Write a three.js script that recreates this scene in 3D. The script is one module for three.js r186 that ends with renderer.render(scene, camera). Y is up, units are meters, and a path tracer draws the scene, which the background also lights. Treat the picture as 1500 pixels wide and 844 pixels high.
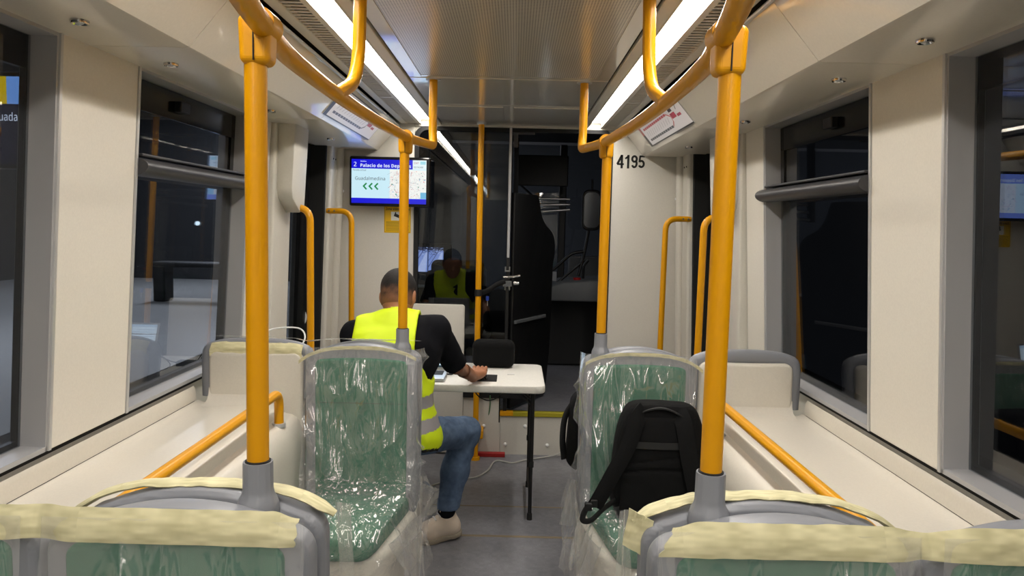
import * as THREE from 'three';
import { RoundedBoxGeometry } from 'three/addons/geometries/RoundedBoxGeometry.js';
import { mergeGeometries, mergeVertices, toCreasedNormals } from 'three/addons/utils/BufferGeometryUtils.js';
import { RectAreaLightUniformsLib } from 'three/addons/lights/RectAreaLightUniformsLib.js';

// ---------------------------------------------------------------- camera, light, exposure
const scene = new THREE.Scene();
const F = 1083, CX = 0.045, CH = 1.58;                     // focal length in pixels of the 1500 x 844 frame, camera offset and height
const camera = new THREE.PerspectiveCamera(2 * Math.atan(422 / F) * 180 / Math.PI, 1500 / 844, 0.05, 120);
camera.position.set(CX, CH, 0);
camera.rotation.order = 'YXZ';
camera.rotation.set(-Math.atan(92 / F), 0.0026, 1.35 * Math.PI / 180);
camera.updateMatrixWorld(true);
scene.background = new THREE.Color(0x020203);              // night / tunnel
const renderer = new THREE.WebGLRenderer({ antialias: true });
renderer.toneMapping = THREE.LinearToneMapping;
renderer.toneMappingExposure = 0.96;
renderer.shadowMap.enabled = true;
RectAreaLightUniformsLib.init();
const STRIP_LIGHT = 25, STRIP_GLOW = 6, LIGHT_COLOR = 0xfffaf3;

// ---------------------------------------------------------------- helpers
function rng(seed) { let a = seed >>> 0; return () => { a = (a + 0x6D2B79F5) >>> 0; let t = Math.imul(a ^ (a >>> 15), 1 | a); t = (t + Math.imul(t ^ (t >>> 7), 61 | t)) ^ t; return ((t ^ (t >>> 14)) >>> 0) / 4294967296; }; }
function hash3(x, y, z) { let h = Math.imul(x | 0, 374761393) ^ Math.imul(y | 0, 668265263) ^ Math.imul(z | 0, 2147483647 - 61); h = Math.imul(h ^ (h >>> 13), 1274126177); return ((h ^ (h >>> 16)) >>> 0) / 4294967296; }
function vnoise(x, y, z = 0) {
  const xi = Math.floor(x), yi = Math.floor(y), zi = Math.floor(z), s = t => t * t * (3 - 2 * t);
  const u = s(x - xi), v = s(y - yi), w = s(z - zi), L = (a, b, t) => a + (b - a) * t;
  const c = k => L(L(hash3(xi, yi, zi + k), hash3(xi + 1, yi, zi + k), u), L(hash3(xi, yi + 1, zi + k), hash3(xi + 1, yi + 1, zi + k), u), v);
  return L(c(0), c(1), w);
}
const ridge = (x, y, z) => 1 - Math.abs(2 * vnoise(x, y, z) - 1);
const lerp = (a, b, t) => a + (b - a) * t, clamp = (x, a = 0, b = 1) => Math.max(a, Math.min(b, x));
const sstep = (a, b, x) => { const t = clamp((x - a) / (b - a)); return t * t * (3 - 2 * t); };
const V = (x, y, z) => new THREE.Vector3(x, y, z);

function flat(g) { const o = g.index ? g.toNonIndexed() : g; for (const k of Object.keys(o.attributes)) if (!['position', 'normal', 'uv'].includes(k)) o.deleteAttribute(k); if (!o.attributes.normal) o.computeVertexNormals(); if (!o.attributes.uv) o.setAttribute('uv', new THREE.Float32BufferAttribute(new Float32Array(o.attributes.position.count * 2), 2)); return o; }
function join(...gs) { gs = gs.flat(9); return gs.length === 1 ? flat(gs[0]) : mergeGeometries(gs.map(flat)); }
function mir(g, s) {                                          // mirror in x for the other side of the vehicle
  if (s > 0) return g;
  const o = flat(g.clone()); o.scale(-1, 1, 1);
  for (const k of Object.keys(o.attributes)) { const a = o.attributes[k], n = a.itemSize; for (let i = 0; i < a.count; i += 3) for (let c = 0; c < n; c++) { const p = (i + 1) * n + c, q = (i + 2) * n + c, t = a.array[p]; a.array[p] = a.array[q]; a.array[q] = t; } }
  return o;
}
function metreUV(g) {
  const o = flat(g), p = o.attributes.position, uv = new Float32Array(p.count * 2), a = V(0, 0, 0), b = V(0, 0, 0), c = V(0, 0, 0);
  for (let i = 0; i < p.count; i += 3) {
    a.fromBufferAttribute(p, i); b.fromBufferAttribute(p, i + 1).sub(a); c.fromBufferAttribute(p, i + 2).sub(a); b.cross(c);
    const ax = Math.abs(b.x), ay = Math.abs(b.y), az = Math.abs(b.z);
    for (let k = 0; k < 3; k++) {
      const x = p.getX(i + k), y = p.getY(i + k), z = p.getZ(i + k);
      const q = ay >= ax && ay >= az ? [x, z] : ax >= az ? [z, y] : [x, y];
      uv[(i + k) * 2] = q[0]; uv[(i + k) * 2 + 1] = q[1];
    }
  }
  o.setAttribute('uv', new THREE.BufferAttribute(uv, 2)); return o;
}
const box = (x0, x1, y0, y1, z0, z1, r = 0, seg = 2) => { const w = Math.abs(x1 - x0), h = Math.abs(y1 - y0), d = Math.abs(z1 - z0); const g = r ? new RoundedBoxGeometry(w, h, d, seg, Math.min(r, w / 2.01, h / 2.01, d / 2.01)) : new THREE.BoxGeometry(w, h, d); g.translate((x0 + x1) / 2, (y0 + y1) / 2, (z0 + z1) / 2); return g; };
function smoothPath(pts, bend = 0.06, n = 7) {                // polyline with rounded corners
  const P = pts.map(p => V(...p)), out = [P[0]];
  for (let i = 1; i < P.length - 1; i++) {
    const a = P[i - 1].clone().sub(P[i]), b = P[i + 1].clone().sub(P[i]), d = Math.min(bend, a.length() * 0.48, b.length() * 0.48);
    const s = P[i].clone().addScaledVector(a.normalize(), d), e = P[i].clone().addScaledVector(b.normalize(), d);
    for (let k = 0; k <= n; k++) { const t = k / n; out.push(s.clone().multiplyScalar((1 - t) * (1 - t)).addScaledVector(P[i], 2 * t * (1 - t)).addScaledVector(e, t * t)); }
  }
  out.push(P[P.length - 1]); return out;
}
function sweep(P, r, seg = 16, rz = null) {                    // tube with closed ends through given points; rz flattens it
  const n = P.length, pos = [], idx = []; let up = null;
  const T = P.map((p, i) => P[Math.min(i + 1, n - 1)].clone().sub(P[Math.max(i - 1, 0)]).normalize());
  for (let i = 0; i < n; i++) {
    if (!up) { up = Math.abs(T[0].y) < 0.9 ? V(0, 1, 0) : V(0, 0, 1); }
    const side = V(0, 0, 0).crossVectors(up, T[i]).normalize(); up = V(0, 0, 0).crossVectors(T[i], side).normalize();
    const R = typeof r === 'function' ? r(i / (n - 1)) : r;
    for (let k = 0; k < seg; k++) { const a = k / seg * Math.PI * 2; const q = P[i].clone().addScaledVector(side, Math.cos(a) * R).addScaledVector(up, Math.sin(a) * (rz ?? R)); pos.push(q.x, q.y, q.z); }
  }
  for (let i = 0; i < n - 1; i++) for (let k = 0; k < seg; k++) { const a = i * seg + k, b = i * seg + (k + 1) % seg, c = a + seg, d = b + seg; idx.push(a, b, c, b, d, c); }
  const c0 = pos.length / 3; pos.push(P[0].x, P[0].y, P[0].z, P[n - 1].x, P[n - 1].y, P[n - 1].z);
  for (let k = 0; k < seg; k++) { idx.push(c0, (k + 1) % seg, k); idx.push(c0 + 1, (n - 1) * seg + k, (n - 1) * seg + (k + 1) % seg); }
  const g = new THREE.BufferGeometry(); g.setAttribute('position', new THREE.Float32BufferAttribute(pos, 3)); g.setIndex(idx);
  return toCreasedNormals(g, 0.9);
}
const pipe = (pts, r, bend = 0.06, seg = 16) => sweep(smoothPath(pts, bend), r, seg);
const spline = (pts, n = 40) => new THREE.CatmullRomCurve3(pts.map(p => V(...p)), false, 'centripetal').getPoints(n);
const cord = (pts, r, n = 50, seg = 8) => sweep(spline(pts, n), r, seg);
function cyl(r0, r1, y0, y1, x = 0, z = 0, seg = 24) { const g = new THREE.CylinderGeometry(r1, r0, y1 - y0, seg); g.translate(x, (y0 + y1) / 2, z); return g; }
function lathe(pts, seg = 28) { return toCreasedNormals(new THREE.LatheGeometry(pts.map(p => new THREE.Vector2(...p)), seg), 0.7); }
function shapeOf(pts) { const s = new THREE.Shape(); pts.forEach((p, i) => i ? s.lineTo(...p) : s.moveTo(...p)); s.closePath(); return s; }
function roundRect(x0, x1, y0, y1, r) { const s = new THREE.Shape(); s.moveTo(x0 + r, y0); s.lineTo(x1 - r, y0); s.absarc(x1 - r, y0 + r, r, -Math.PI / 2, 0); s.lineTo(x1, y1 - r); s.absarc(x1 - r, y1 - r, r, 0, Math.PI / 2); s.lineTo(x0 + r, y1); s.absarc(x0 + r, y1 - r, r, Math.PI / 2, Math.PI); s.lineTo(x0, y0 + r); s.absarc(x0 + r, y0 + r, r, Math.PI, Math.PI * 1.5); return s; }
function extrude(shape, depth, bevel = 0, seg = 2, curve = 10) { const g = new THREE.ExtrudeGeometry(shape, { depth: depth - 2 * bevel, bevelEnabled: bevel > 0, bevelThickness: bevel, bevelSize: bevel, bevelOffset: -bevel, bevelSegments: seg, curveSegments: curve }); g.translate(0, 0, bevel); return bevel ? toCreasedNormals(g, 0.8) : g; }
// profile in (x, y) swept along z from z0 (far) to z1 (near)
function along(pts, z0, z1) { const g = extrude(pts instanceof THREE.Shape ? pts : shapeOf(pts), z1 - z0); g.translate(0, 0, z0); return g; }
// a slab of thickness t below a polyline in (x,y), swept along z
function slab(line, t, z0, z1) {
  const n = line.length, off = line.map((p, i) => { const a = line[Math.max(i - 1, 0)], b = line[Math.min(i + 1, n - 1)]; const dx = b[0] - a[0], dy = b[1] - a[1], l = Math.hypot(dx, dy); return [p[0] - dy / l * t, p[1] + dx / l * t]; });
  return toCreasedNormals(along([...line, ...off.reverse()], z0, z1), 0.5);
}
function sheet(fn, nu, nv) {                                  // open surface fn(u, v) -> [x, y, z]
  const pos = [], idx = [], uv = [];
  for (let j = 0; j <= nv; j++) for (let i = 0; i <= nu; i++) { pos.push(...fn(i / nu, j / nv)); uv.push(i / nu, j / nv); }
  for (let j = 0; j < nv; j++) for (let i = 0; i < nu; i++) { const a = j * (nu + 1) + i, b = a + 1, c = a + nu + 1, d = c + 1; idx.push(a, b, c, b, d, c); }
  const g = new THREE.BufferGeometry(); g.setAttribute('position', new THREE.Float32BufferAttribute(pos, 3)); g.setAttribute('uv', new THREE.Float32BufferAttribute(uv, 2)); g.setIndex(idx); g.computeVertexNormals(); return g;
}
function slabSheet(fn, nu, nv, t) {                           // sheet with thickness t
  const a = sheet(fn, nu, nv), n = a.attributes.normal, p = a.attributes.position, N = p.count, pos = new Float32Array(N * 6), idx = [...a.index.array], W = nu + 1;
  for (let i = 0; i < N; i++) { pos.set([p.getX(i), p.getY(i), p.getZ(i)], i * 3); pos.set([p.getX(i) - n.getX(i) * t, p.getY(i) - n.getY(i) * t, p.getZ(i) - n.getZ(i) * t], (N + i) * 3); }
  for (let k = 0; k < a.index.count; k += 3) idx.push(N + a.index.array[k], N + a.index.array[k + 2], N + a.index.array[k + 1]);
  const edge = (i, j) => { idx.push(i, N + i, j, j, N + i, N + j); };
  for (let i = 0; i < nu; i++) { edge(i, i + 1); edge(nv * W + i + 1, nv * W + i); }
  for (let j = 0; j < nv; j++) { edge((j + 1) * W, j * W); edge(j * W + nu, (j + 1) * W + nu); }
  const g = new THREE.BufferGeometry(); g.setAttribute('position', new THREE.BufferAttribute(pos, 3)); g.setIndex(idx); return toCreasedNormals(g, 1.0);
}
// surface of a distance field on a grid (surface nets)
function surf(f, lo, hi, h) {
  const n = [0, 1, 2].map(i => Math.ceil((hi[i] - lo[i]) / h) + 1), [nx, ny, nz] = n, val = new Float32Array(nx * ny * nz), id = new Int32Array(nx * ny * nz).fill(-1);
  for (let k = 0, q = 0; k < nz; k++) for (let j = 0; j < ny; j++) for (let i = 0; i < nx; i++, q++) val[q] = f(lo[0] + i * h, lo[1] + j * h, lo[2] + k * h);
  const pos = [], idx = [], sy = nx, sz = nx * ny, off = [0, 1, sy, sy + 1, sz, sz + 1, sz + sy, sz + sy + 1];
  const E = [[0, 1], [0, 2], [0, 4], [1, 3], [1, 5], [2, 3], [2, 6], [3, 7], [4, 5], [4, 6], [5, 7], [6, 7]];
  for (let k = 0; k < nz - 1; k++) for (let j = 0; j < ny - 1; j++) for (let i = 0; i < nx - 1; i++) {
    const q = i + j * sy + k * sz; let m = 0; for (let c = 0; c < 8; c++) if (val[q + off[c]] < 0) m++;
    if (m === 0 || m === 8) continue;
    let x = 0, y = 0, z = 0, cnt = 0;
    for (const [a, b] of E) { const va = val[q + off[a]], vb = val[q + off[b]]; if ((va < 0) === (vb < 0)) continue; const t = va / (va - vb); x += lerp(a & 1, b & 1, t); y += lerp((a >> 1) & 1, (b >> 1) & 1, t); z += lerp(a >> 2, b >> 2, t); cnt++; }
    id[q] = pos.length / 3; pos.push(lo[0] + (i + x / cnt) * h, lo[1] + (j + y / cnt) * h, lo[2] + (k + z / cnt) * h);
  }
  const quad = (a, b, c, d, s) => { if (a < 0 || b < 0 || c < 0 || d < 0) return; s ? idx.push(a, b, c, a, c, d) : idx.push(a, c, b, a, d, c); };
  for (let k = 1; k < nz - 1; k++) for (let j = 1; j < ny - 1; j++) for (let i = 1; i < nx - 1; i++) {
    const q = i + j * sy + k * sz, s = val[q] < 0;
    if (s !== (val[q + 1] < 0)) quad(id[q], id[q - sy], id[q - sy - sz], id[q - sz], !s);
    if (s !== (val[q + sy] < 0)) quad(id[q], id[q - sz], id[q - sz - 1], id[q - 1], !s);
    if (s !== (val[q + sz] < 0)) quad(id[q], id[q - 1], id[q - 1 - sy], id[q - sy], !s);
  }
  for (let i = 0; i < idx.length; i += 3) { const t = idx[i + 1]; idx[i + 1] = idx[i + 2]; idx[i + 2] = t; }
  const g = new THREE.BufferGeometry(); g.setAttribute('position', new THREE.Float32BufferAttribute(pos, 3)); g.setIndex(idx); g.computeVertexNormals(); return g;
}
const used = {};
function numbered(n) { const k = used[n] = (used[n] ?? -1) + 1; return k ? n + '_' + String(k).padStart(3, '0') : n; }
function mesh(name, geo, mat, parent) {
  let g = Array.isArray(geo) ? join(geo) : geo; if (mat.userData.metres) g = metreUV(g);
  const m = new THREE.Mesh(g, mat); m.name = parent ? name : numbered(name); m.castShadow = m.receiveShadow = true; (parent ?? scene).add(m); return m;
}
function tag(o, label, category, group) { o.userData.label = label; o.userData.category = category; if (group) o.userData.group = group; return o; }
function thing(name, label, category, at = [0, 0, 0], turn = 0, group) { const o = new THREE.Group(); o.name = numbered(name); o.position.set(...at); o.rotation.y = turn; scene.add(o); return tag(o, label, category, group); }
function structure(name, label, category) { const o = new THREE.Group(); o.name = name; o.userData = { label, category, kind: 'structure' }; scene.add(o); return o; }
function dup(o, label, at, turn) { const c = o.clone(); c.name = numbered(o.name.replace(/_\d{3}$/, '')); c.userData = { ...o.userData, label }; if (at) c.position.set(...at); if (turn !== undefined) c.rotation.y = turn; scene.add(c); return c; }

// ---------------------------------------------------------------- textures and materials
function dataTex(n, fn, srgb) { const d = new Uint8Array(n * n * 4); for (let y = 0; y < n; y++) for (let x = 0; x < n; x++) { const c = fn(x / n, y / n, x, y), q = (y * n + x) * 4; d[q] = c[0]; d[q + 1] = c[1]; d[q + 2] = c[2]; d[q + 3] = 255; } const t = new THREE.DataTexture(d, n, n); t.wrapS = t.wrapT = THREE.RepeatWrapping; t.magFilter = THREE.LinearFilter; t.minFilter = THREE.LinearMipmapLinearFilter; t.generateMipmaps = true; if (srgb) t.colorSpace = THREE.SRGBColorSpace; t.needsUpdate = true; return t; }
function pnoise(u, v, f, seed) { // periodic value noise
  const x = u * f, y = v * f, xi = Math.floor(x), yi = Math.floor(y), s = t => t * t * (3 - 2 * t), a = s(x - xi), b = s(y - yi), h = (i, j) => hash3(((i % f) + f) % f, ((j % f) + f) % f, seed);
  return lerp(lerp(h(xi, yi), h(xi + 1, yi), a), lerp(h(xi, yi + 1), h(xi + 1, yi + 1), a), b);
}
const fbm = (u, v, f, seed) => pnoise(u, v, f, seed) * 0.5 + pnoise(u, v, f * 2, seed + 1) * 0.3 + pnoise(u, v, f * 4, seed + 2) * 0.2;
const grey = x => [x, x, x];
const texFloor = dataTex(512, (u, v, x, y) => { const n = fbm(u, v, 6, 3) - 0.5, m = pnoise(u, v, 64, 9) - 0.5, sp = hash3(x, y, 5) > 0.985 ? 34 : hash3(x, y, 6) < 0.02 ? -22 : 0; const b = 118 + n * 34 + m * 14 + sp; return [b, b, b + 5]; }, true); texFloor.repeat.set(0.8, 0.8);
const texPanel = dataTex(256, (u, v, x, y) => { const b = 248 + (fbm(u, v, 4, 21) - 0.5) * 4 + (hash3(x, y, 8) - 0.5) * 6; return grey(b); }, true);
const texPerf = dataTex(128, (u, v) => { const p = (u * 8) % 1 - 0.5, q = (v * 8) % 1 - 0.5; return grey(Math.hypot(p, q) < 0.27 ? 120 : 250); }, true); texPerf.repeat.set(1 / 0.072, 1 / 0.072);
const bumpFabric = dataTex(256, (u, v, x, y) => grey(128 + (hash3(x, y, 2) - 0.5) * 90 + (((x >> 1) + (y >> 1)) & 1 ? 30 : -30))); bumpFabric.repeat.set(6, 6);
const texTape = dataTex(256, (u, v, x, y) => { const s = pnoise(u, v * 8 % 1, 16, 31), n = pnoise(u * 0.25, v, 64, 33) - 0.5, c = fbm(u, v, 8, 35) - 0.5; return [224 + n * 30 + c * 26, 218 + n * 30 + c * 26, 184 + n * 32 + c * 28]; }, true); texTape.repeat.set(3, 3);
const texDenim = dataTex(256, (u, v, x, y) => { const n = fbm(u, v, 6, 41) - 0.5, w = ((x + y) & 3) === 0 ? 14 : 0; return [78 + n * 40 + w, 98 + n * 42 + w, 126 + n * 42 + w]; }, true); texDenim.repeat.set(5, 5);
const texTable = dataTex(256, (u, v, x, y) => { const b = 243 + (hash3(x >> 1, y >> 1, 4) - 0.5) * 6 + (fbm(u, v, 6, 51) - 0.5) * 5; return [b, b - 1, b - 3]; }, true);
function mat(o, metres) { const phys = ['clearcoat', 'transmission', 'sheen', 'thickness', 'ior', 'specularIntensity'].some(k => k in o); const m = phys ? new THREE.MeshPhysicalMaterial(o) : new THREE.MeshStandardMaterial(o); m.userData.metres = !!metres; return m; }
const M = {
  cream: mat({ color: 0xd9d3c6, map: texPanel, roughness: 0.42 }, true),
  creamGloss: mat({ color: 0xd9d3c6, map: texPanel, roughness: 0.38, clearcoat: 0.5, clearcoatRoughness: 0.12 }, true),
  bogie: mat({ color: 0xdcd6ca, map: texPanel, roughness: 0.34 }, true),
  pillarPanel: mat({ color: 0xe4dfd4, map: texPanel, roughness: 0.5 }, true),
  cantrail: mat({ color: 0xd9d3c6, map: texPanel, roughness: 0.38, clearcoat: 1, clearcoatRoughness: 0.05 }, true),
  wallPanel: mat({ color: 0xd6d2c8, map: texPanel, roughness: 0.5 }, true),
  ceiling: mat({ color: 0xd6d0c4, map: texPanel, roughness: 0.3, clearcoat: 1, clearcoatRoughness: 0.05 }, true),
  perforated: mat({ color: 0xd6d0c4, map: texPerf, roughness: 0.3, clearcoat: 0.4, clearcoatRoughness: 0.18 }, true),
  cove: mat({ color: 0xd6d0c4, roughness: 0.45 }),
  aluminium: mat({ color: 0xb2b2b4, roughness: 0.45, metalness: 0.25 }),
  edge: mat({ color: 0xc4c4c4, roughness: 0.35, metalness: 0.4 }),
  greyPlastic: mat({ color: 0x85878d, roughness: 0.38 }),
  windowBar: mat({ color: 0x36363a, roughness: 0.42 }),
  black: mat({ color: 0x0b0b0c, roughness: 0.5 }),
  blackGloss: mat({ color: 0x060607, roughness: 0.15 }),
  rubber: mat({ color: 0x141414, roughness: 0.8 }),
  yellow: mat({ color: 0xdc9900, roughness: 0.4, clearcoat: 0.18, clearcoatRoughness: 0.1, specularIntensity: 0.6 }),
  green: mat({ color: 0x17694a, roughness: 0.75, bumpMap: bumpFabric, bumpScale: 0.0006 }, true),
  floor: mat({ color: 0xffffff, map: texFloor, roughness: 0.36 }, true),
  seam: mat({ color: 0x7d6f58, roughness: 0.7 }),
  tape: mat({ color: 0xe9e7da, map: texTape, roughness: 0.7, side: THREE.DoubleSide }, true),
  film: mat({ color: 0xffffff, roughness: 0.11, transmission: 0.905, thickness: 0, ior: 2.0, side: THREE.DoubleSide }),
  filmMilky: mat({ color: 0xf4f4f0, roughness: 0.15, transmission: 0.75, thickness: 0, ior: 1.55, side: THREE.DoubleSide }),
  glass: mat({ color: 0xc4c8cc, roughness: 0.0, transmission: 1, thickness: 0, ior: 1.52 }),
  cabGlass: mat({ color: 0xd6dadd, roughness: 0.0, transmission: 1, thickness: 0, ior: 1.52 }),
  chrome: mat({ color: 0xd8d8d8, roughness: 0.12, metalness: 1 }),
  steel: mat({ color: 0x9a9a9a, roughness: 0.35, metalness: 0.9 }),
  table: mat({ color: 0xf4f2ec, map: texTable, roughness: 0.5 }, true),
  blackMetal: mat({ color: 0x101011, roughness: 0.35 }),
  blackFabric: mat({ color: 0x070708, roughness: 0.9, specularIntensity: 0.5, bumpMap: bumpFabric, bumpScale: 0.0008 }, true),
  webbing: mat({ color: 0x0e0e0f, roughness: 0.7 }),
  skin: mat({ color: 0xa8704f, roughness: 0.55 }),
  hair: mat({ color: 0x17110e, roughness: 0.75 }),
  hairFade: mat({ color: 0x4b3428, roughness: 0.75 }),
  tshirt: mat({ color: 0x111116, roughness: 0.95, specularIntensity: 0.35, bumpMap: bumpFabric, bumpScale: 0.0006 }, true),
  vest: mat({ color: 0xcfe600, roughness: 0.65, sheen: 0.3 }),
  reflective: mat({ color: 0xa3a0a4, roughness: 0.35, metalness: 0.3 }),
  denim: mat({ color: 0xffffff, map: texDenim, roughness: 0.9 }, true),
  shoe: mat({ color: 0xd6c6b4, roughness: 0.7 }),
  sole: mat({ color: 0x8f8576, roughness: 0.8 }),
  silver: mat({ color: 0xb4b6ba, roughness: 0.35, metalness: 0.6 }),
  white: mat({ color: 0xe8e8e6, roughness: 0.5 }),
  red: mat({ color: 0xa01818, roughness: 0.5 }),
  greenCable: mat({ color: 0x4f7a52, roughness: 0.5 }),
  greyCable: mat({ color: 0xb9b7b0, roughness: 0.5 }),
  nosing: mat({ color: 0xa59a1c, roughness: 0.5 }),
  cabSeat: mat({ color: 0x5c6b12, roughness: 0.8 }),
  cabGrey: mat({ color: 0x5a5c5e, roughness: 0.6 }),
  platform: mat({ color: 0x9a9a98, roughness: 0.35 }),
  tunnel: mat({ color: 0x2b2c2e, roughness: 0.9 }),
};

// ---------------------------------------------------------------- the shell of the vehicle
const ZB = 2.6, ZF = -5.0;                                    // rear and front of the passenger space
const SIDE = { '-1': 'on worker side', '1': 'on backpack side' };
const NAME = { '-1': 'left', '1': 'right' };

{ // floor
  const f = structure('floor', 'dark grey speckled vinyl floor of the aisle', 'floor');
  mesh('floor_sheet', box(-1.4, 1.4, -0.06, 0, ZF - 0.02, -4.052), M.floor, f);
  mesh('floor_sheet', box(-1.4, 1.4, -0.06, 0, -4.04, -3.652), M.floor, f);
  mesh('floor_sheet', box(-1.4, 1.4, -0.06, 0, -3.638, ZB), M.floor, f);
  mesh('floor_seam', box(-0.8, 0.8, -0.05, 0.001, -4.053, -4.039), M.seam, f);
  mesh('floor_seam', box(-0.8, 0.8, -0.05, 0.001, -3.656, -3.634), M.seam, f);
}

const W2 = [-3.43, -2.41], W1 = [-2.0, -0.35], W0 = [0.05, 1.5];
const SILL = 0.927, TOP = 2.062, XW = 1.2;
function lean(g) { g = flat(g); const p = g.attributes.position; for (let i = 0; i < p.count; i++) p.setX(i, p.getX(i) + 0.059 * (1.5 - Math.max(p.getY(i), SILL - 0.02))); return g; }   // the side walls lean inwards
let windowNo = 0;
for (const s of [-1, 1]) {
  const X = g => mir(g, s), w = structure('wall_' + NAME[s], 'cream side wall with grey window frames ' + SIDE[s], 'wall');
  const p = (name, g, m) => mesh(name, X(lean(join(g))), m, w);
  // lower wall, rubber gap and the ledge below the windows
  p('lower_panel', box(XW + 0.03, 1.42, 0, SILL - 0.02, -3.98, ZB), M.wallPanel);
  p('gap_gasket', box(XW + 0.022, 1.42, SILL - 0.02, SILL, -3.98, ZB), M.rubber);
  p('ledge_panel', slab([[1.197, 0.907], [1.19, 0.894], [1.186, 0.8505]], 0.03, -2.92, -0.9), M.creamGloss);
  p('ledge_gap', box(1.194, 1.23, 0.82, 0.88, -2.92, -0.9), M.rubber);
  // panels between the windows
  const pillar = (z0, z1, y0 = SILL) => [p('pillar_panel', box(XW, XW + 0.05, y0, TOP + 0.02, z0 + 0.006, z1 - 0.006, 0.006), M.pillarPanel), p('pillar_core', box(XW + 0.045, 1.305, y0, TOP + 0.2, z0, z1), M.aluminium)];
  pillar(W2[1], W1[0]); pillar(W1[1], W0[0]); pillar(W0[1], ZB);
  for (const z of [W2[1], W1[0]]) p('edge_strip', box(XW - 0.004, XW + 0.03, SILL, TOP, z - 0.006, z + 0.006, 0.002), M.edge);
  pillar(-3.7, W2[0]); p('edge_strip', box(XW - 0.003, XW + 0.03, SILL, TOP, W2[0] - 0.005, W2[0] + 0.005, 0.002), M.edge);
  // the pillar by the door with its stepped cover
  p('door_pillar', box(XW - 0.02, 1.33, 0, TOP + 0.02, -3.98, -3.7, 0.012), M.wallPanel);
  const cov = shapeOf([[-3.975, TOP + 0.015], [-3.975, 1.64], [-3.90, 1.62], [-3.76, 1.69], [-3.735, 1.74], [-3.735, TOP + 0.015]]);
  const cg = extrude(cov, 0.09, 0.005); cg.rotateY(-Math.PI / 2); cg.translate(XW - 0.015, 0, 0); p('pillar_cover', cg, M.wallPanel);
  // the pillar in front of the door, with screwed hatch
  p('front_pillar', box(XW - 0.03, 1.42, 0, TOP + 0.02, ZF, -4.78, 0.02, 3), M.wallPanel);
  p('pillar_tube', cyl(0.028, 0.028, 0, TOP, XW - 0.04, -4.95), M.wallPanel);
  p('hatch_plate', box(XW - 0.034, XW, 1.63, 2.0, -4.885, -4.795, 0.003), M.wallPanel);
  for (const y of [1.65, 1.98]) for (const z of [-4.87, -4.81]) { const g = new THREE.SphereGeometry(0.006, 10, 6); g.scale(0.5, 1, 1); g.translate(XW - 0.035, y, z); p('screw', g, M.rubber); }
  p('red_line', box(XW - 0.075, XW - 0.069, 1.22, 1.5, -4.955, -4.945), M.red);
  for (const y of [1.78, 1.13, 0.9]) { const g = new THREE.SphereGeometry(0.011, 12, 8); g.translate(XW - 0.07, y, -4.965); p('screw_cap', g, M.white); }
  p('upper_wall', box(XW + 0.06, 1.42, TOP + 0.01, 2.34, ZF, ZB), M.cove);
  p('lower_panel', box(XW - 0.03, 1.42, 0, 0.02, -4.78, -3.98), M.rubber);

  // windows
  const win = (zr, hopper) => {
    windowNo++;
    const wd = structure('window_' + windowNo, (hopper ? 'side window with grey opening bar ' : zr === W1 ? 'large side window next to the front seats ' : 'side window behind the front seats ') + SIDE[s], 'window');
    const q = (name, g, m) => mesh(name, X(lean(join(g))), m, wd), [z0, z1] = zr, xi = XW + 0.002, xo = XW + 0.1;
    q('frame', [box(xi, xo, SILL, SILL + 0.014, z0, z1), box(xi, xo, TOP - 0.014, TOP, z0, z1), box(xi, xo, SILL, TOP, z0, z0 + 0.014), box(xi, xo, SILL, TOP, z1 - 0.014, z1)], M.aluminium);
    q('pane', box(xo - 0.028, xo - 0.022, SILL + 0.01, TOP - 0.01, z0 + 0.01, z1 - 0.01), M.glass);
    const b = hopper ? 0.05 : 0.006;
    q('glazing_border', [box(xo - 0.021, xo - 0.004, SILL + 0.012, SILL + 0.03, z0 + 0.012, z1 - 0.012), box(xo - 0.021, xo - 0.004, TOP - 0.1, TOP - 0.012, z0 + 0.012, z1 - 0.012), box(xo - 0.021, xo - 0.004, SILL + 0.012, TOP - 0.012, z0 + 0.012, z0 + 0.012 + b), box(xo - 0.021, xo - 0.004, SILL + 0.012, TOP - 0.012, z1 - 0.012 - b, z1 - 0.012)], M.black);
    if (hopper) {
      const prof = []; for (let k = 0; k < 20; k++) { const a = k / 20 * Math.PI * 2; prof.push([xo - 0.085 + 0.052 * Math.cos(a), 1.742 + 0.03 * Math.sin(a)]); }
      q('opening_bar', toCreasedNormals(along(prof, z0 - 0.02, z1 - 0.005), 0.6), M.windowBar);
      q('bar_lip', box(xo - 0.11, xo - 0.03, 1.776, 1.786, z0 + 0.03, z1 - 0.02, 0.004), M.windowBar);
      q('hopper_frame', [box(xo - 0.034, xo - 0.029, 1.79, TOP - 0.02, z0 + 0.03, z0 + 0.07), box(xo - 0.034, xo - 0.029, TOP - 0.12, TOP - 0.02, z0 + 0.03, z1 - 0.02)], M.blackGloss);
      q('hopper_latch', box(xo - 0.06, xo - 0.03, TOP - 0.09, TOP - 0.05, -2.88, -2.80, 0.006), M.black);
    }
  };
  win(W2, true); win(W1, false); win(W0, false);

  // door in its recess
  const d = structure('door_' + (s < 0 ? 1 : 2), 'black glazed passenger door in its recess ' + SIDE[s], 'door');
  const dq = (name, g, m) => mesh(name, X(lean(join(g))), m, d);
  dq('frame', [box(1.3, 1.36, 0.02, TOP, -4.78, -4.70), box(1.3, 1.36, 0.02, TOP, -4.06, -3.98), box(1.3, 1.36, 0.02, 0.5, -4.70, -4.06), box(1.3, 1.36, TOP - 0.1, TOP, -4.70, -4.06)], M.black);
  dq('pane', box(1.325, 1.331, 0.5, TOP - 0.1, -4.70, -4.06), M.glass);
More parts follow.
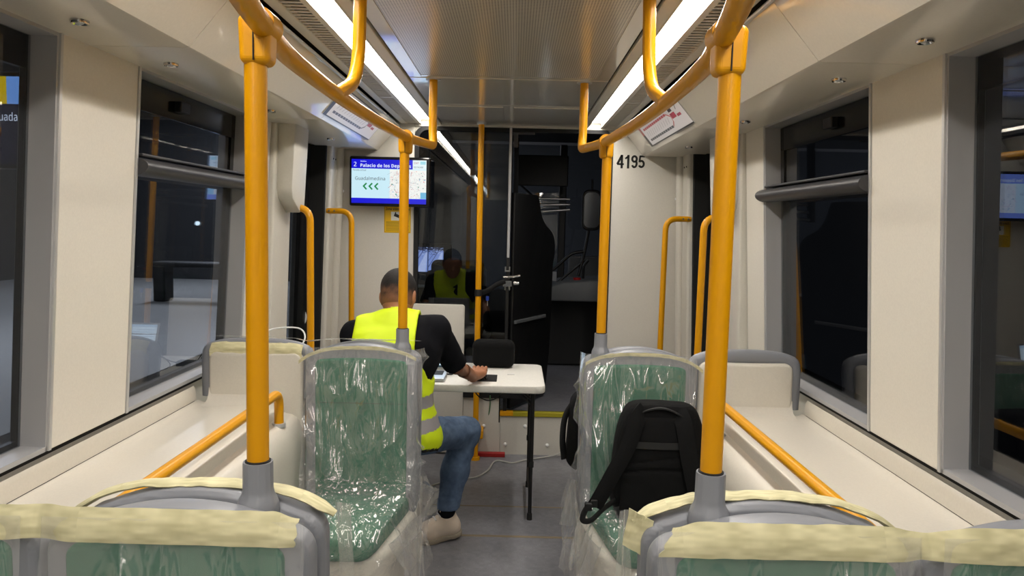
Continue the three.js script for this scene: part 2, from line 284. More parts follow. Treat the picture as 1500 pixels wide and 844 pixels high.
  dq('edge_seal', box(1.2, 1.34, 0.02, TOP, -4.78, -4.755, 0.008), M.rubber);
  if (s < 0) { dq('warning_label', box(1.322, 1.338, 0.92, 1.02, -4.757, -4.752), M.yellow); dq('oval_sticker', (() => { const g = new THREE.CylinderGeometry(0.05, 0.05, 0.003, 24); g.rotateX(Math.PI / 2); g.scale(0.6, 1, 1); g.translate(1.29, 0.95, -4.754); return g; })(), M.white); }
  // soffit and cantrail with panel joints
  const ce = scene.getObjectByName('ceiling') ?? structure('ceiling', 'pale ceiling with perforated middle panel and sloped side panels', 'ceiling');
  const c = (name, g, m) => mesh(name, X(join(g)), m, ce);
  const joints = [ZF + 0.004, -3.55, -2.13, -0.7, 0.8, ZB];
  for (let i = 0; i < joints.length - 1; i++) {
    const z0 = joints[i] + 0.0015, z1 = joints[i + 1] - 0.0015;
    c('soffit_panel', slab([[1.24, 2.057], [0.895, 2.058], [0.885, 2.063]].reverse(), 0.012, z0, z1), M.creamGloss);
    c('cantrail_panel', slab([[0.886, 2.06], [0.878, 2.07], [0.755, 2.215], [0.748, 2.225]].reverse(), 0.012, z0, z1), M.cantrail);
  }
  c('cantrail_lip', sweep([V(0.744, 2.222, ZF), V(0.744, 2.222, ZB)], 0.007, 10), M.edge);
  // vent strip: recess with bars
  c('vent_tray', box(0.60, 0.745, 2.262, 2.29, ZF, ZB), M.black);
  c('vent_rim', [box(0.69, 0.735, 2.238, 2.264, ZF, ZB, 0.006), box(0.603, 0.622, 2.238, 2.264, ZF, ZB, 0.003)], M.cove);
  const bars = []; for (let z = ZF + 0.02; z < ZB; z += 0.034) bars.push(((z - ZF) % 0.95) > 0.05 ? box(0.62, 0.692, 2.242, 2.2455, z, z + 0.014) : box(0.62, 0.692, 2.242, 2.2455, z, z + 0.0345));
  const vb = c('vent_bars', bars, M.cove); vb.userData.kind = 'stuff';
  // light strip
  c('light_channel', [box(0.596, 0.604, 2.236, 2.29, ZF, ZB), box(0.506, 0.513, 2.236, 2.29, ZF, ZB), box(0.506, 0.604, 2.275, 2.29, ZF, ZB)], M.cove);
  c('inner_rail', box(0.463, 0.507, 2.236, 2.262, ZF, ZB, 0.004), M.cove);
  c('shadow_gap', box(0.44, 0.466, 2.252, 2.27, ZF, ZB), M.rubber);
  c('side_strip', box(0.395, 0.452, 2.24, 2.256, -3.42, ZB, 0.002), M.ceiling);
  const L = ZB - ZF - 0.1, zc = (ZB + ZF) / 2;
  const ls = thing('light_strip', 'long glowing ceiling light strip ' + SIDE[s], 'light', [s * 0.5545, 2.264, zc], 0, 'ceiling light strips');
  mesh('diffuser', box(-0.04, 0.04, 0, 0.0095, -L / 2, L / 2, 0.003), mat({ color: 0xffffff, emissive: LIGHT_COLOR, emissiveIntensity: STRIP_GLOW, roughness: 0.5 }), ls);
  const r = new THREE.RectAreaLight(LIGHT_COLOR, STRIP_LIGHT, 0.08, L); r.position.set(0, -0.004, 0); r.rotation.x = -Math.PI / 2; r.name = 'strip_light'; ls.add(r);
}
{
  const ce = scene.getObjectByName('ceiling');
  mesh('perforated_panel', box(-0.397, 0.397, 2.242, 2.258, -3.38, ZB), M.perforated, ce);
  mesh('plain_panel', box(-0.452, 0.452, 2.238, 2.256, -4.15, -3.425, 0.003), M.ceiling, ce);
  mesh('plain_panel', box(-0.397, 0.397, 2.241, 2.257, -3.424, -3.382), M.ceiling, ce);
  mesh('plain_panel', box(-0.452, 0.452, 2.238, 2.256, ZF, -4.156, 0.003), M.ceiling, ce);
  for (const x of [-0.23, 0.21]) mesh('hatch_panel', box(x - 0.19, x + 0.19, 2.232, 2.239, -4.7, -4.2, 0.002), M.ceiling, ce);
  mesh('roof_skin', box(-1.42, 1.42, 2.3, 2.36, ZF, ZB), M.tunnel, ce);
  const b = structure('wall_back', 'cream rear end wall of the saloon', 'wall');
  mesh('end_panel', box(-1.42, 1.42, 0, 2.34, ZB, ZB + 0.06), M.wallPanel, b);
  mesh('gangway', box(-0.5, 0.5, 0, 2.0, ZB - 0.01, ZB + 0.01, 0.004), M.cabGrey, b);
}
// ---------------------------------------------------------------- front bulkhead and the dark cab behind it
const CABF = 0.29;                                            // cab floor height
{
  const w = structure('wall_front', 'cream cab bulkhead with glazed opening and step riser', 'wall');
  const p = (n, g, m) => mesh(n, g, m, w);
  p('side_panel', box(-1.42, -0.64, 0, 2.3, ZF - 0.05, ZF, 0.006), M.wallPanel);
  p('side_panel', box(0.685, 1.42, 0, 2.3, ZF - 0.05, ZF, 0.006), M.wallPanel);
  p('head_panel', [box(-0.64, 0.685, 2.225, 2.3, ZF - 0.05, ZF)], M.wallPanel);
  // rounded black seal round the opening
  const o = roundRect(-0.64, 0.685, CABF, 2.225, 0.07), h = new THREE.Path(roundRect(-0.612, 0.66, CABF + 0.01, 2.2, 0.06).getPoints(8)); o.holes.push(h);
  const seal = extrude(o, 0.05); seal.translate(0, 0, ZF - 0.045); p('opening_seal', seal, M.rubber);
  p('corner_fill', [box(-0.645, -0.6, 2.19, 2.23, ZF - 0.048, ZF - 0.02), box(0.65, 0.69, 2.19, 2.23, ZF - 0.048, ZF - 0.02)], M.wallPanel);
  p('step_riser', box(-0.64, 0.685, 0, CABF, ZF - 0.05, ZF), M.wallPanel);
  for (const [x, y] of [[-0.14, 0.2], [0.145, 0.2], [0.01, 0.07], [0.3, 0.07], [-0.3, 0.07], [-0.4, 0.2]]) { const g = new THREE.SphereGeometry(0.013, 12, 8); g.translate(x, y, x < -0.29 ? ZF + 0.03 : x < -0.03 ? ZF + 0.016 : ZF); p('screw_cap', g, M.white); }
  const pn = extrude(roundRect(-0.64, -0.285, CABF - 0.28, 1.035, 0.02), 0.03, 0.004); pn.translate(0, 0, ZF + 0.001); p('lower_partition', pn, M.wallPanel);
  p('lower_partition', box(-0.284, -0.03, 0, 0.41, ZF + 0.001, ZF + 0.016, 0.003), M.wallPanel);
  p('black_trim_box', box(-0.285, 0.16, 0.40, 0.485, ZF - 0.02, ZF + 0.04, 0.006), M.black);
  p('step_nosing', box(-0.06, 0.42, CABF - 0.02, CABF + 0.012, ZF - 0.03, ZF + 0.012, 0.004), M.nosing);
  p('step_nosing', box(-0.06, 0.06, CABF - 0.018, CABF + 0.014, ZF - 0.03, ZF + 0.014, 0.004), M.yellow);
  // glass partition on the worker's side
  p('partition_glass', box(-0.615, -0.012, CABF + 0.01, 2.2, ZF - 0.028, ZF - 0.022), M.cabGlass);
  p('glass_mullion', box(-0.012, 0.012, CABF, 2.21, ZF - 0.045, ZF - 0.005, 0.004), M.black);
  p('door_handle_bar', box(-0.008, 0.01, 1.36, 2.23, ZF - 0.005, ZF + 0.012, 0.004), M.aluminium);
  p('top_hinge', [box(0.012, 0.16, 2.185, 2.2, ZF - 0.03, ZF - 0.01), box(0.02, 0.05, 2.1, 2.2, ZF - 0.03, ZF - 0.012)], M.windowBar);
}
{ // open cab door leaf, turned into the cab
  const d = structure('door_3', 'black cab door leaf standing open with silver latch', 'door');
  d.position.set(0.012, 0, ZF - 0.06); d.rotation.y = 62 * Math.PI / 180;
  const sh = new THREE.Shape(); sh.moveTo(0, CABF + 0.02); sh.lineTo(0.56, CABF + 0.02); sh.lineTo(0.62, 0.7); sh.lineTo(0.64, 1.3); sh.bezierCurveTo(0.7, 1.42, 0.66, 1.52, 0.56, 1.56); sh.bezierCurveTo(0.4, 1.62, 0.42, 1.7, 0.36, 1.8); sh.lineTo(0, 1.8); sh.closePath();
  mesh('leaf', extrude(sh, 0.03, 0.005), M.black, d);
  mesh('edge_bar', box(0.02, 0.05, 1.8, 2.17, 0.005, 0.025), M.black, d);
  mesh('cross_bar', box(0.02, 0.5, 0.9, 0.925, 0.03, 0.05, 0.006), M.cabGrey, d);
}
{ // latch hardware on the mullion
  const t = thing('door_latch', 'silver latch and knob of the open cab door', 'latch', [0, 1.2, ZF + 0.001]);
  mesh('plate', [box(-0.03, 0.03, -0.035, 0.005, 0, 0.02, 0.004), box(-0.02, -0.008, -0.06, -0.03, 0, 0.02, 0.003), box(0.008, 0.02, -0.06, -0.03, 0, 0.02, 0.003)], M.chrome, t);
  mesh('strike', [box(-0.02, -0.01, 0.07, 0.1, 0, 0.02, 0.003), box(0.008, 0.018, 0.07, 0.1, 0, 0.02, 0.003), box(-0.02, 0.018, 0.065, 0.075, 0, 0.02, 0.003)], M.steel, t);
  mesh('lever', [pipe([[-0.03, 0.03, 0.025], [0.03, 0.032, 0.03], [0.085, 0.045, 0.03]], 0.008, 0.02, 10)], M.chrome, t);
  const k = new THREE.CylinderGeometry(0.017, 0.014, 0.035, 16); k.rotateZ(Math.PI / 2); k.translate(0.06, -0.008, 0.025); mesh('knob', k, M.chrome, t);
}
{
  const t = thing('strap', 'black strap tying the cab door to the yellow pole', 'strap', [-0.19, 1.13, -4.87]);
  mesh('loop', lathe([[0.0195, -0.022], [0.023, -0.022], [0.023, 0.022], [0.0195, 0.022], [0.0195, -0.022]], 20), M.webbing, t);
  mesh('tail', sweep(spline([[0.022, 0, 0], [0.06, 0.01, -0.05], [0.12, 0.05, -0.08], [0.175, 0.072, -0.1]], 14), 0.004, 8, 0.018), M.webbing, t);
  mesh('key', [box(0.058, 0.064, -0.09, -0.05, -0.03, -0.027)], M.steel, t);
  mesh('key_tag', box(0.05, 0.07, -0.055, -0.025, -0.032, -0.026, 0.002), mat({ color: 0x1c3a9a, roughness: 0.4 }), t);
}
{ // cab shell
  const c = structure('wall_cab', 'dark cab shell with windscreen', 'wall');
  const p = (n, g, m) => mesh(n, g, m, c);
  p('cab_floor', box(-1.2, 1.2, CABF - 0.08, CABF, -7.2, ZF - 0.05), M.floor);
  p('cab_side', box(-1.3, -1.2, 0, 2.4, -6.9, ZF - 0.05), M.cabGrey);
  p('cab_side', box(1.2, 1.3, 0, 1.1, -6.9, ZF - 0.05), M.cabGrey);
  p('cab_side', box(1.2, 1.3, 1.1, 2.4, -5.5, ZF - 0.05), M.cabGrey);
  p('cab_side', box(1.2, 1.3, 1.1, 2.4, -6.9, -6.3), M.cabGrey); p('cab_side_glass', box(1.24, 1.246, 1.1, 2.1, -6.3, -5.5), M.glass); p('cab_side', box(1.2, 1.3, 2.1, 2.4, -6.3, -5.5), M.cabGrey);
  p('cab_roof', box(-1.3, 1.3, 2.36, 2.42, -7.0, ZF - 0.05), M.black);
  p('sun_visor', box(0.02, 0.5, 1.93, 2.2, -6.6, -6.57, 0.01), M.black);
  p('cab_front', box(-1.3, 1.3, 0, 0.95, -7.3, -7.2), M.black);
  p('windscreen', box(-1.2, 1.2, 0.95, 2.36, -7.25, -7.244), M.glass);
  p('screen_pillar', box(0.46, 0.53, 0.95, 2.36, -7.24, -7.18, 0.01), M.black);
  p('screen_pillar', box(-1.25, -1.1, 0.95, 2.36, -7.24, -7.1, 0.01), M.black);
  p('screen_pillar', box(0.9, 1.25, 0.95, 2.36, -7.24, -7.0, 0.02), M.cabGrey); p('corner_lining', box(0.56, 0.9, 0.95, 1.3, -7.24, -7.1, 0.02), M.cabGrey);
}
{
  const t = thing('driver_console', 'grey driver console under the windscreen', 'console', [0.75, CABF, -6.5]);
  const g = extrude(shapeOf([[-0.45, 0.66], [0.5, 0.66], [0.5, 0.8], [0.2, 0.86], [-0.3, 0.82], [-0.45, 0.76]]), 0.6, 0.02); g.translate(0, 0, -0.3); mesh('desk', g, M.cabGrey, t);
  mesh('pedestal', box(-0.4, 0.5, 0, 0.67, -0.66, -0.3, 0.02), M.black, t);
  mesh('red_button', cyl(0.03, 0.035, 0.815, 0.85, -0.16, 0.1, 16), M.red, t);
  mesh('switch_plate', box(-0.42, -0.34, 0.82, 0.9, 0.14, 0.16, 0.005), M.greyPlastic, t);
  mesh('control_lever', pipe([[-0.1, 0.8, 0], [-0.1, 0.95, 0.02], [-0.06, 1.0, 0.03]], 0.012, 0.03), M.black, t);
}
{
  const t = thing('driver_chair', 'black driver chair behind the glass partition', 'chair', [-0.38, CABF, -5.75]);
  mesh('cushion', box(-0.26, 0.26, 0.42, 0.54, -0.28, 0.22, 0.05, 4), M.blackFabric, t);
  mesh('backrest', box(-0.2, 0.2, 0.5, 1.02, 0.14, 0.26, 0.05, 4), M.blackFabric, t);
  for (const x of [-0.21, 0.19]) { const g = new RoundedBoxGeometry(0.085, 0.42, 0.12, 4, 0.035); g.rotateZ(x < 0 ? -0.1 : 0.14); g.translate(x, 0.73, 0.22); mesh('side_wing', g, M.blackFabric, t); }
  mesh('base', [cyl(0.22, 0.2, 0, 0.06), cyl(0.06, 0.06, 0.05, 0.44)], M.black, t);
}
function screenMesh(name, canvas, w, h, strength, parent, pos) {
  const tx = new THREE.CanvasTexture(canvas); tx.colorSpace = THREE.SRGBColorSpace;
  const m = new THREE.MeshStandardMaterial({ color: 0x000000, emissive: 0xffffff, emissiveMap: tx, emissiveIntensity: strength, roughness: 0.3 });
  const o = new THREE.Mesh(new THREE.PlaneGeometry(w, h), m); o.name = name; o.position.set(...pos); parent.add(o); return o;
}
function canvas(w, h) { const c = document.createElement('canvas'); c.width = w; c.height = h; return [c, c.getContext('2d')]; }
{ // cctv monitor in the cab
  const t = thing('cab_monitor', 'cab monitor showing two bluish views of the tracks', 'monitor', [-0.59, 1.32, -5.55]);
  mesh('housing', box(-0.15, 0.16, -0.13, 0.11, -0.06, 0, 0.012), M.black, t);
  mesh('arm', [box(-0.13, -0.02, 0.09, 1.03, -0.1, -0.04, 0.01)], M.cabGrey, t);
  const [c, x] = canvas(256, 200); const g = x.createLinearGradient(0, 0, 0, 200);
  x.fillStyle = '#8ea6ea'; x.fillRect(0, 0, 256, 200);
  const r = rng(5);
  for (let k = 0; k < 2; k++) {
    const ox = k * 128; x.fillStyle = '#1c2647'; x.fillRect(ox, 0, 128, 26);
    for (let i = 0; i < 60; i++) { x.fillStyle = r() > 0.5 ? '#27345f' : '#c9d6ff'; x.fillRect(ox + r() * 120, r() * 60, 3 + r() * 14, 2 + r() * 5); }
    x.strokeStyle = '#3a4a86'; x.lineWidth = 6; x.beginPath(); x.moveTo(ox + 4, 160); x.lineTo(ox + 92, 20); x.stroke(); x.lineWidth = 3; x.beginPath(); x.moveTo(ox + 2, 110); x.lineTo(ox + 70, 20); x.stroke();
    x.fillStyle = '#c4d2ff'; x.beginPath(); x.moveTo(ox + 30, 200); x.lineTo(ox + 110, 40); x.lineTo(ox + 122, 40); x.lineTo(ox + 110, 200); x.fill();
  }
  x.fillStyle = '#1a2140'; x.fillRect(124, 0, 7, 200);
  screenMesh('screen', c, 0.23, 0.185, 1.3, t, [-0.015, -0.012, 0.002]);
}
{
  const t = thing('info_tablet', 'small dim screen on the cab floor side', 'screen', [0.2, CABF + 0.25, -5.85]);
  mesh('housing', box(-0.12, 0.12, -0.1, 0.1, -0.03, 0, 0.01), M.blackGloss, t); mesh('stand', box(-0.05, 0.05, -0.25, -0.08, -0.05, -0.02), M.black, t);
  const [c, x] = canvas(64, 48); x.fillStyle = '#26343c'; x.fillRect(0, 0, 64, 48); x.fillStyle = '#31444e'; x.fillRect(6, 6, 52, 10); screenMesh('screen', c, 0.17, 0.12, 0.6, t, [0, 0.01, 0.002]);
}
{
  const t = thing('cab_mirror', 'black framed rear mirror on a curved cab bracket', 'mirror', [0.70, 1.75, -6.4]);
  const o = roundRect(-0.085, 0.085, -0.2, 0.15, 0.06), g = extrude(o, 0.05, 0.01); g.translate(0, 0, -0.05); mesh('housing', g, M.black, t);
  const gl = new THREE.ShapeGeometry(roundRect(-0.066, 0.066, -0.175, 0.125, 0.045)); gl.translate(0, 0, 0.002); mesh('mirror_glass', gl, M.chrome, t);
  mesh('bracket', pipe([[-0.02, -0.2, -0.03], [-0.05, -0.4, -0.03], [-0.1, -0.6, -0.03]], 0.014, 0.1), M.black, t); mesh('tip', pipe([[0, 0.13, -0.03], [0, 0.24, -0.03]], 0.01), M.black, t);
  mesh('arm', [pipe([[-0.04, -0.38, -0.03], [-0.16, -0.4, -0.03], [-0.5, -0.72, -0.03]], 0.014, 0.04), pipe([[-0.05, -0.46, -0.03], [-0.46, -0.82, -0.03]], 0.012)], M.black, t);
}
{
  const t = thing('cab_light', 'small bright white lamp glowing inside the cab', 'light', [0.285, 1.53, -6.7]);
  const g = new THREE.SphereGeometry(0.014, 16, 10); mesh('bulb', g, mat({ color: 0xffffff, emissive: 0xdff2ff, emissiveIntensity: 3 }), t);
  mesh('socket', cyl(0.022, 0.022, -0.012, 0.012, 0, 0, 16).rotateX(Math.PI / 2).translate(0, 0, -0.024), M.steel, t);
  mesh('stalk', pipe([[0, 0, -0.03], [-0.06, 0.05, -0.1], [-0.06, 0.3, -0.15], [-0.2, 0.42, -0.2]], 0.01, 0.04), M.black, t);
  const l = new THREE.PointLight(0xdff2ff, 0.012); l.position.set(0, 0, 0.02); l.castShadow = true; l.name = 'cab_lamp'; t.add(l);
}
{
  const t = thing('overhead_pipes', 'row of silver pipes under the cab roof', 'pipe', [0.3, 1.78, -6.3]);
  for (let i = 0; i < 3; i++) { const g = new THREE.CylinderGeometry(0.012, 0.012, 0.5, 12); g.rotateZ(Math.PI / 2 + 0.04 * i); g.translate(-0.05, 0.03 - i * 0.055, 0.02 * i); mesh('pipe', g, M.steel, t); }
  mesh('hanger_plate', box(-0.32, -0.29, -0.12, 0.56, -0.02, 0.08), M.black, t);
}

// ---------------------------------------------------------------- signs
{
  const [c, x] = canvas(1024, 600);
  x.fillStyle = '#cdeffb'; x.fillRect(0, 0, 1024, 600);
  x.fillStyle = '#1212d8'; x.fillRect(0, 0, 836, 126); x.fillRect(0, 530, 1024, 70);
  x.fillStyle = '#eef8ff'; x.font = '84px sans-serif'; x.fillText('2', 26, 100); x.font = 'bold 22px sans-serif'; x.fillText('Destino', 122, 36);
  x.font = 'bold 62px sans-serif'; x.save(); x.translate(116, 106); x.scale(698 / x.measureText('Palacio de los Deportes').width, 1); x.fillText('Palacio de los Deportes', 0, 0); x.restore();
  x.fillStyle = '#e4f4f8'; x.fillRect(836, 0, 188, 126); x.fillStyle = '#9fdbe8'; x.fillRect(940, 14, 74, 44); x.fillStyle = '#b07080'; x.font = '36px sans-serif'; x.fillText('EMT', 852, 52); x.fillStyle = '#4a6a78'; x.font = '30px sans-serif'; x.fillText('03:14:AM', 852, 106);
  x.fillStyle = '#5a6b74'; x.font = '30px sans-serif'; x.fillText('Parada actual', 16, 160);
  x.fillStyle = '#4b565d'; x.font = '64px sans-serif'; x.save(); x.translate(46, 284); x.scale(420 / x.measureText('Guadalmedina').width, 1); x.fillText('Guadalmedina', 0, 0); x.restore();
  x.strokeStyle = '#158a4a'; x.lineWidth = 20; for (let i = 0; i < 3; i++) { x.beginPath(); x.moveTo(206 + i * 78, 326); x.lineTo(166 + i * 78, 368); x.lineTo(206 + i * 78, 412); x.stroke(); }
  x.fillStyle = '#f4f6f2'; x.fillRect(524, 136, 500, 390); const r = rng(11);
  for (let i = 0; i < 230; i++) { const q = r(); x.strokeStyle = q < 0.25 ? '#e0b8b8' : q < 0.45 ? '#9fb6bd' : q < 0.55 ? '#c04a4a' : '#ccd5d4'; x.lineWidth = 1 + r() * 3; const a = 530 + r() * 470, b = 150 + r() * 360, an = Math.floor(r() * 4) * 0.79 + r() * 0.3, l = 12 + r() * 60; x.beginPath(); x.moveTo(a, b); x.lineTo(Math.min(1022, a + Math.cos(an) * l), Math.min(524, b + Math.sin(an) * l)); x.stroke(); }
  for (let i = 0; i < 40; i++) { x.fillStyle = ['#3f8f7a', '#e59a9a', '#7a8a96', '#6fb2d8'][i & 3]; x.fillRect(530 + r() * 470, 150 + r() * 350, 6 + r() * 16, 5 + r() * 10); }
  x.fillStyle = '#6fb8de'; x.fillRect(945, 440, 79, 86);
  const t = thing('display_screen', 'wide passenger display naming the next tram stop', 'screen', [-0.785, 1.845, -4.88]);
  mesh('housing', box(-0.265, 0.265, -0.162, 0.162, -0.055, 0, 0.012, 3), M.blackGloss, t);
  mesh('bracket', [box(-0.1, 0.0, -0.08, 0.08, -0.121, -0.05)], M.black, t);
  screenMesh('screen', c, 0.49, 0.285, 1.0, t, [-0.005, 0, 0.002]);
  const l = new THREE.RectAreaLight(0x9fc4ff, 0.9, 0.49, 0.285); l.position.set(0, 0, 0.006); l.rotation.y = Math.PI; l.name = 'display_glow'; t.add(l);
}
function decal(name, label, cat, cv, w, h, at, rot, thick = 0.0015) {
  const t = thing(name, label, cat, at); if (rot) t.rotation.set(...rot);
  const tx = new THREE.CanvasTexture(cv); tx.colorSpace = THREE.SRGBColorSpace; tx.anisotropy = 8;
  mesh('backing', box(-w / 2, w / 2, -h / 2, h / 2, 0, thick), M.white, t);
  const m = new THREE.Mesh(new THREE.PlaneGeometry(w, h), mat({ map: tx, color: 0xffffff, roughness: 0.35 })); m.name = 'print'; m.position.z = thick + 0.0006; t.add(m); return t;
}
{
  const [c, x] = canvas(256, 256); x.fillStyle = '#f0c000'; x.fillRect(0, 0, 256, 256); x.strokeStyle = '#b08a00'; x.lineWidth = 5; x.strokeRect(6, 6, 244, 244);
  x.fillStyle = '#2a2200'; x.font = 'bold 34px sans-serif'; x.fillText('Zona videovigilada', 16, 40, 226);
  x.fillStyle = '#f4f4f0'; x.fillRect(66, 54, 124, 84); x.fillStyle = '#111'; x.save(); x.translate(128, 96); x.rotate(0.35); x.fillRect(-34, -16, 60, 28); x.fillRect(24, -10, 18, 16); x.restore(); x.fillRect(104, 58, 10, 30);
  x.fillStyle = '#5c4a00'; for (let i = 0; i < 8; i++) x.fillRect(18, 150 + i * 12, 140 + (i * 53) % 80, 4);
  decal('camera_notice', 'yellow video surveillance notice below the display', 'sticker', c, 0.18, 0.18, [-0.75, 1.60, ZF + 0.0002]);
}
{
  const [c, x] = canvas(256, 112); x.fillStyle = '#d6d2c8'; x.fillRect(0, 0, 256, 112); x.fillStyle = '#141414'; x.font = 'bold 112px sans-serif'; x.save(); x.translate(4, 97); x.scale(248 / x.measureText('4195').width, 1); x.fillText('4195', 0, 0); x.restore();
  const t = thing('vehicle_number', 'black vehicle number 4195 on the front wall', 'number', [0.808, 2.022, ZF + 0.0005]);
  const cw = [[0, 0]]; const W = 0.188, Hh = 0.085;
  // digits as thin cut vinyl shapes
  const bar = (a, b, r = 0.0075) => { const dx = b[0] - a[0], dy = b[1] - a[1], l = Math.hypot(dx, dy), g = new THREE.BoxGeometry(l + r, 2 * r, 0.001); g.rotateZ(Math.atan2(dy, dx)); g.translate((a[0] + b[0]) / 2, (a[1] + b[1]) / 2, 0); return g; };
  const ring = (cx, cy, rx, ry, a0, a1, r = 0.0075) => { const P = []; for (let i = 0; i <= 24; i++) { const a = lerp(a0, a1, i / 24); P.push(V(cx + Math.cos(a) * rx, cy + Math.sin(a) * ry, 0)); } return sweep(P, r, 4, 0.0007); };
  const flatRing = (cx, cy, rx, ry, a0, a1, r = 0.007) => { const n = 28, sh = new THREE.Shape(); for (let i = 0; i <= n; i++) { const a = lerp(a0, a1, i / n), q = [cx + Math.cos(a) * (rx + r), cy + Math.sin(a) * (ry + r)]; i ? sh.lineTo(...q) : sh.moveTo(...q); } for (let i = n; i >= 0; i--) { const a = lerp(a0, a1, i / n); sh.lineTo(cx + Math.cos(a) * (rx - r), cy + Math.sin(a) * (ry - r)); } return new THREE.ExtrudeGeometry(sh, { depth: 0.001, bevelEnabled: false }); };
  const dg = (x0, g) => { g.translate(x0, 0, 0); return g; }, PI = Math.PI;
  mesh('digit', dg(-0.07, join(bar([0.008, -0.042], [0.008, 0.04]), bar([0.006, 0.038], [-0.02, -0.016]), bar([-0.02, -0.018], [0.019, -0.018], 0.006))), M.rubber, t);
  mesh('digit', dg(-0.025, join(bar([0.006, -0.042], [0.006, 0.04]), bar([0.004, 0.034], [-0.012, 0.02], 0.006))), M.rubber, t);
  mesh('digit', dg(0.022, join(flatRing(0, 0.018, 0.015, 0.018, 0, 2 * PI), flatRing(0, -0.012, 0.015, 0.024, -PI * 0.85, PI * 0.35))), M.rubber, t);
  mesh('digit', dg(0.07, join(flatRing(-0.001, -0.014, 0.016, 0.02, -PI * 0.85, PI * 0.72), bar([-0.014, 0.0], [-0.01, 0.038], 0.006), bar([-0.01, 0.036], [0.017, 0.036], 0.006))), M.rubber, t);
}
for (const s of [-1, 1]) { // line diagrams on the sloped cantrail
  const [c, x] = canvas(1024, 160); x.fillStyle = '#eceaf0'; x.fillRect(0, 0, 1024, 160); x.strokeStyle = '#2e2e36'; x.lineWidth = 7; x.strokeRect(3, 3, 1018, 154);
  x.fillStyle = '#2e2e36'; x.fillRect(0, 0, 50, 160); if (s > 0) { x.fillStyle = '#b04048'; x.fillRect(0, 0, 50, 80); }
  const seg = (y, a, b, col, n) => { x.fillStyle = col; for (let i = 0; i < n; i++) x.fillRect(a + (b - a) * i / n, y, (b - a) / n - 6, 13); };
  seg(s > 0 ? 46 : 118, 100, 700, s > 0 ? '#c03a4c' : '#4a5062', 12); seg(s > 0 ? 118 : 46, 100, 700, s > 0 ? '#3a3f4c' : '#a4a8c8', 12);
  x.strokeStyle = s > 0 ? '#c03a4c' : '#3a3f4c'; x.lineWidth = 7; x.beginPath(); x.moveTo(700, 52); x.lineTo(760, 76); x.lineTo(750, 104); x.lineTo(700, 124); x.stroke();
  x.fillStyle = '#b23450'; x.fillRect(766, 64, 90, 28); x.fillRect(872, 82, 70, 14); x.fillStyle = '#3a2a38'; x.fillRect(776, 40, 66, 16);
  x.strokeStyle = '#8a8a96'; x.lineWidth = 3; for (let i = 0; i < 12; i++) { x.beginPath(); x.moveTo(116 + i * 50, 104); x.lineTo(146 + i * 50, 72); x.stroke(); x.beginPath(); x.moveTo(116 + i * 50, 38); x.lineTo(140 + i * 50, 16); x.stroke(); }
  x.lineWidth = 6; x.strokeStyle = '#33333c'; x.beginPath(); x.moveTo(810, 34); x.lineTo(850, 10); x.moveTo(910, 60); x.lineTo(950, 22); x.stroke();
  const t = decal('line_map', s < 0 ? 'line diagram poster on the sloped ceiling above the display' : 'line diagram poster on the sloped ceiling above number 4195', 'poster', c, 1.08, 0.165, [s * 0.8155, 2.141, -4.04]);
  // lie on the sloped panel: picture x runs along the vehicle, y up the slope
  const n = V(-s * 0.762, -0.647, 0).normalize(), up = V(-s * 0.647, 0.762, 0).normalize(), rt = V(0, 0, 0).crossVectors(up, n).normalize();
  t.quaternion.setFromRotationMatrix(new THREE.Matrix4().makeBasis(rt, up, n));
}
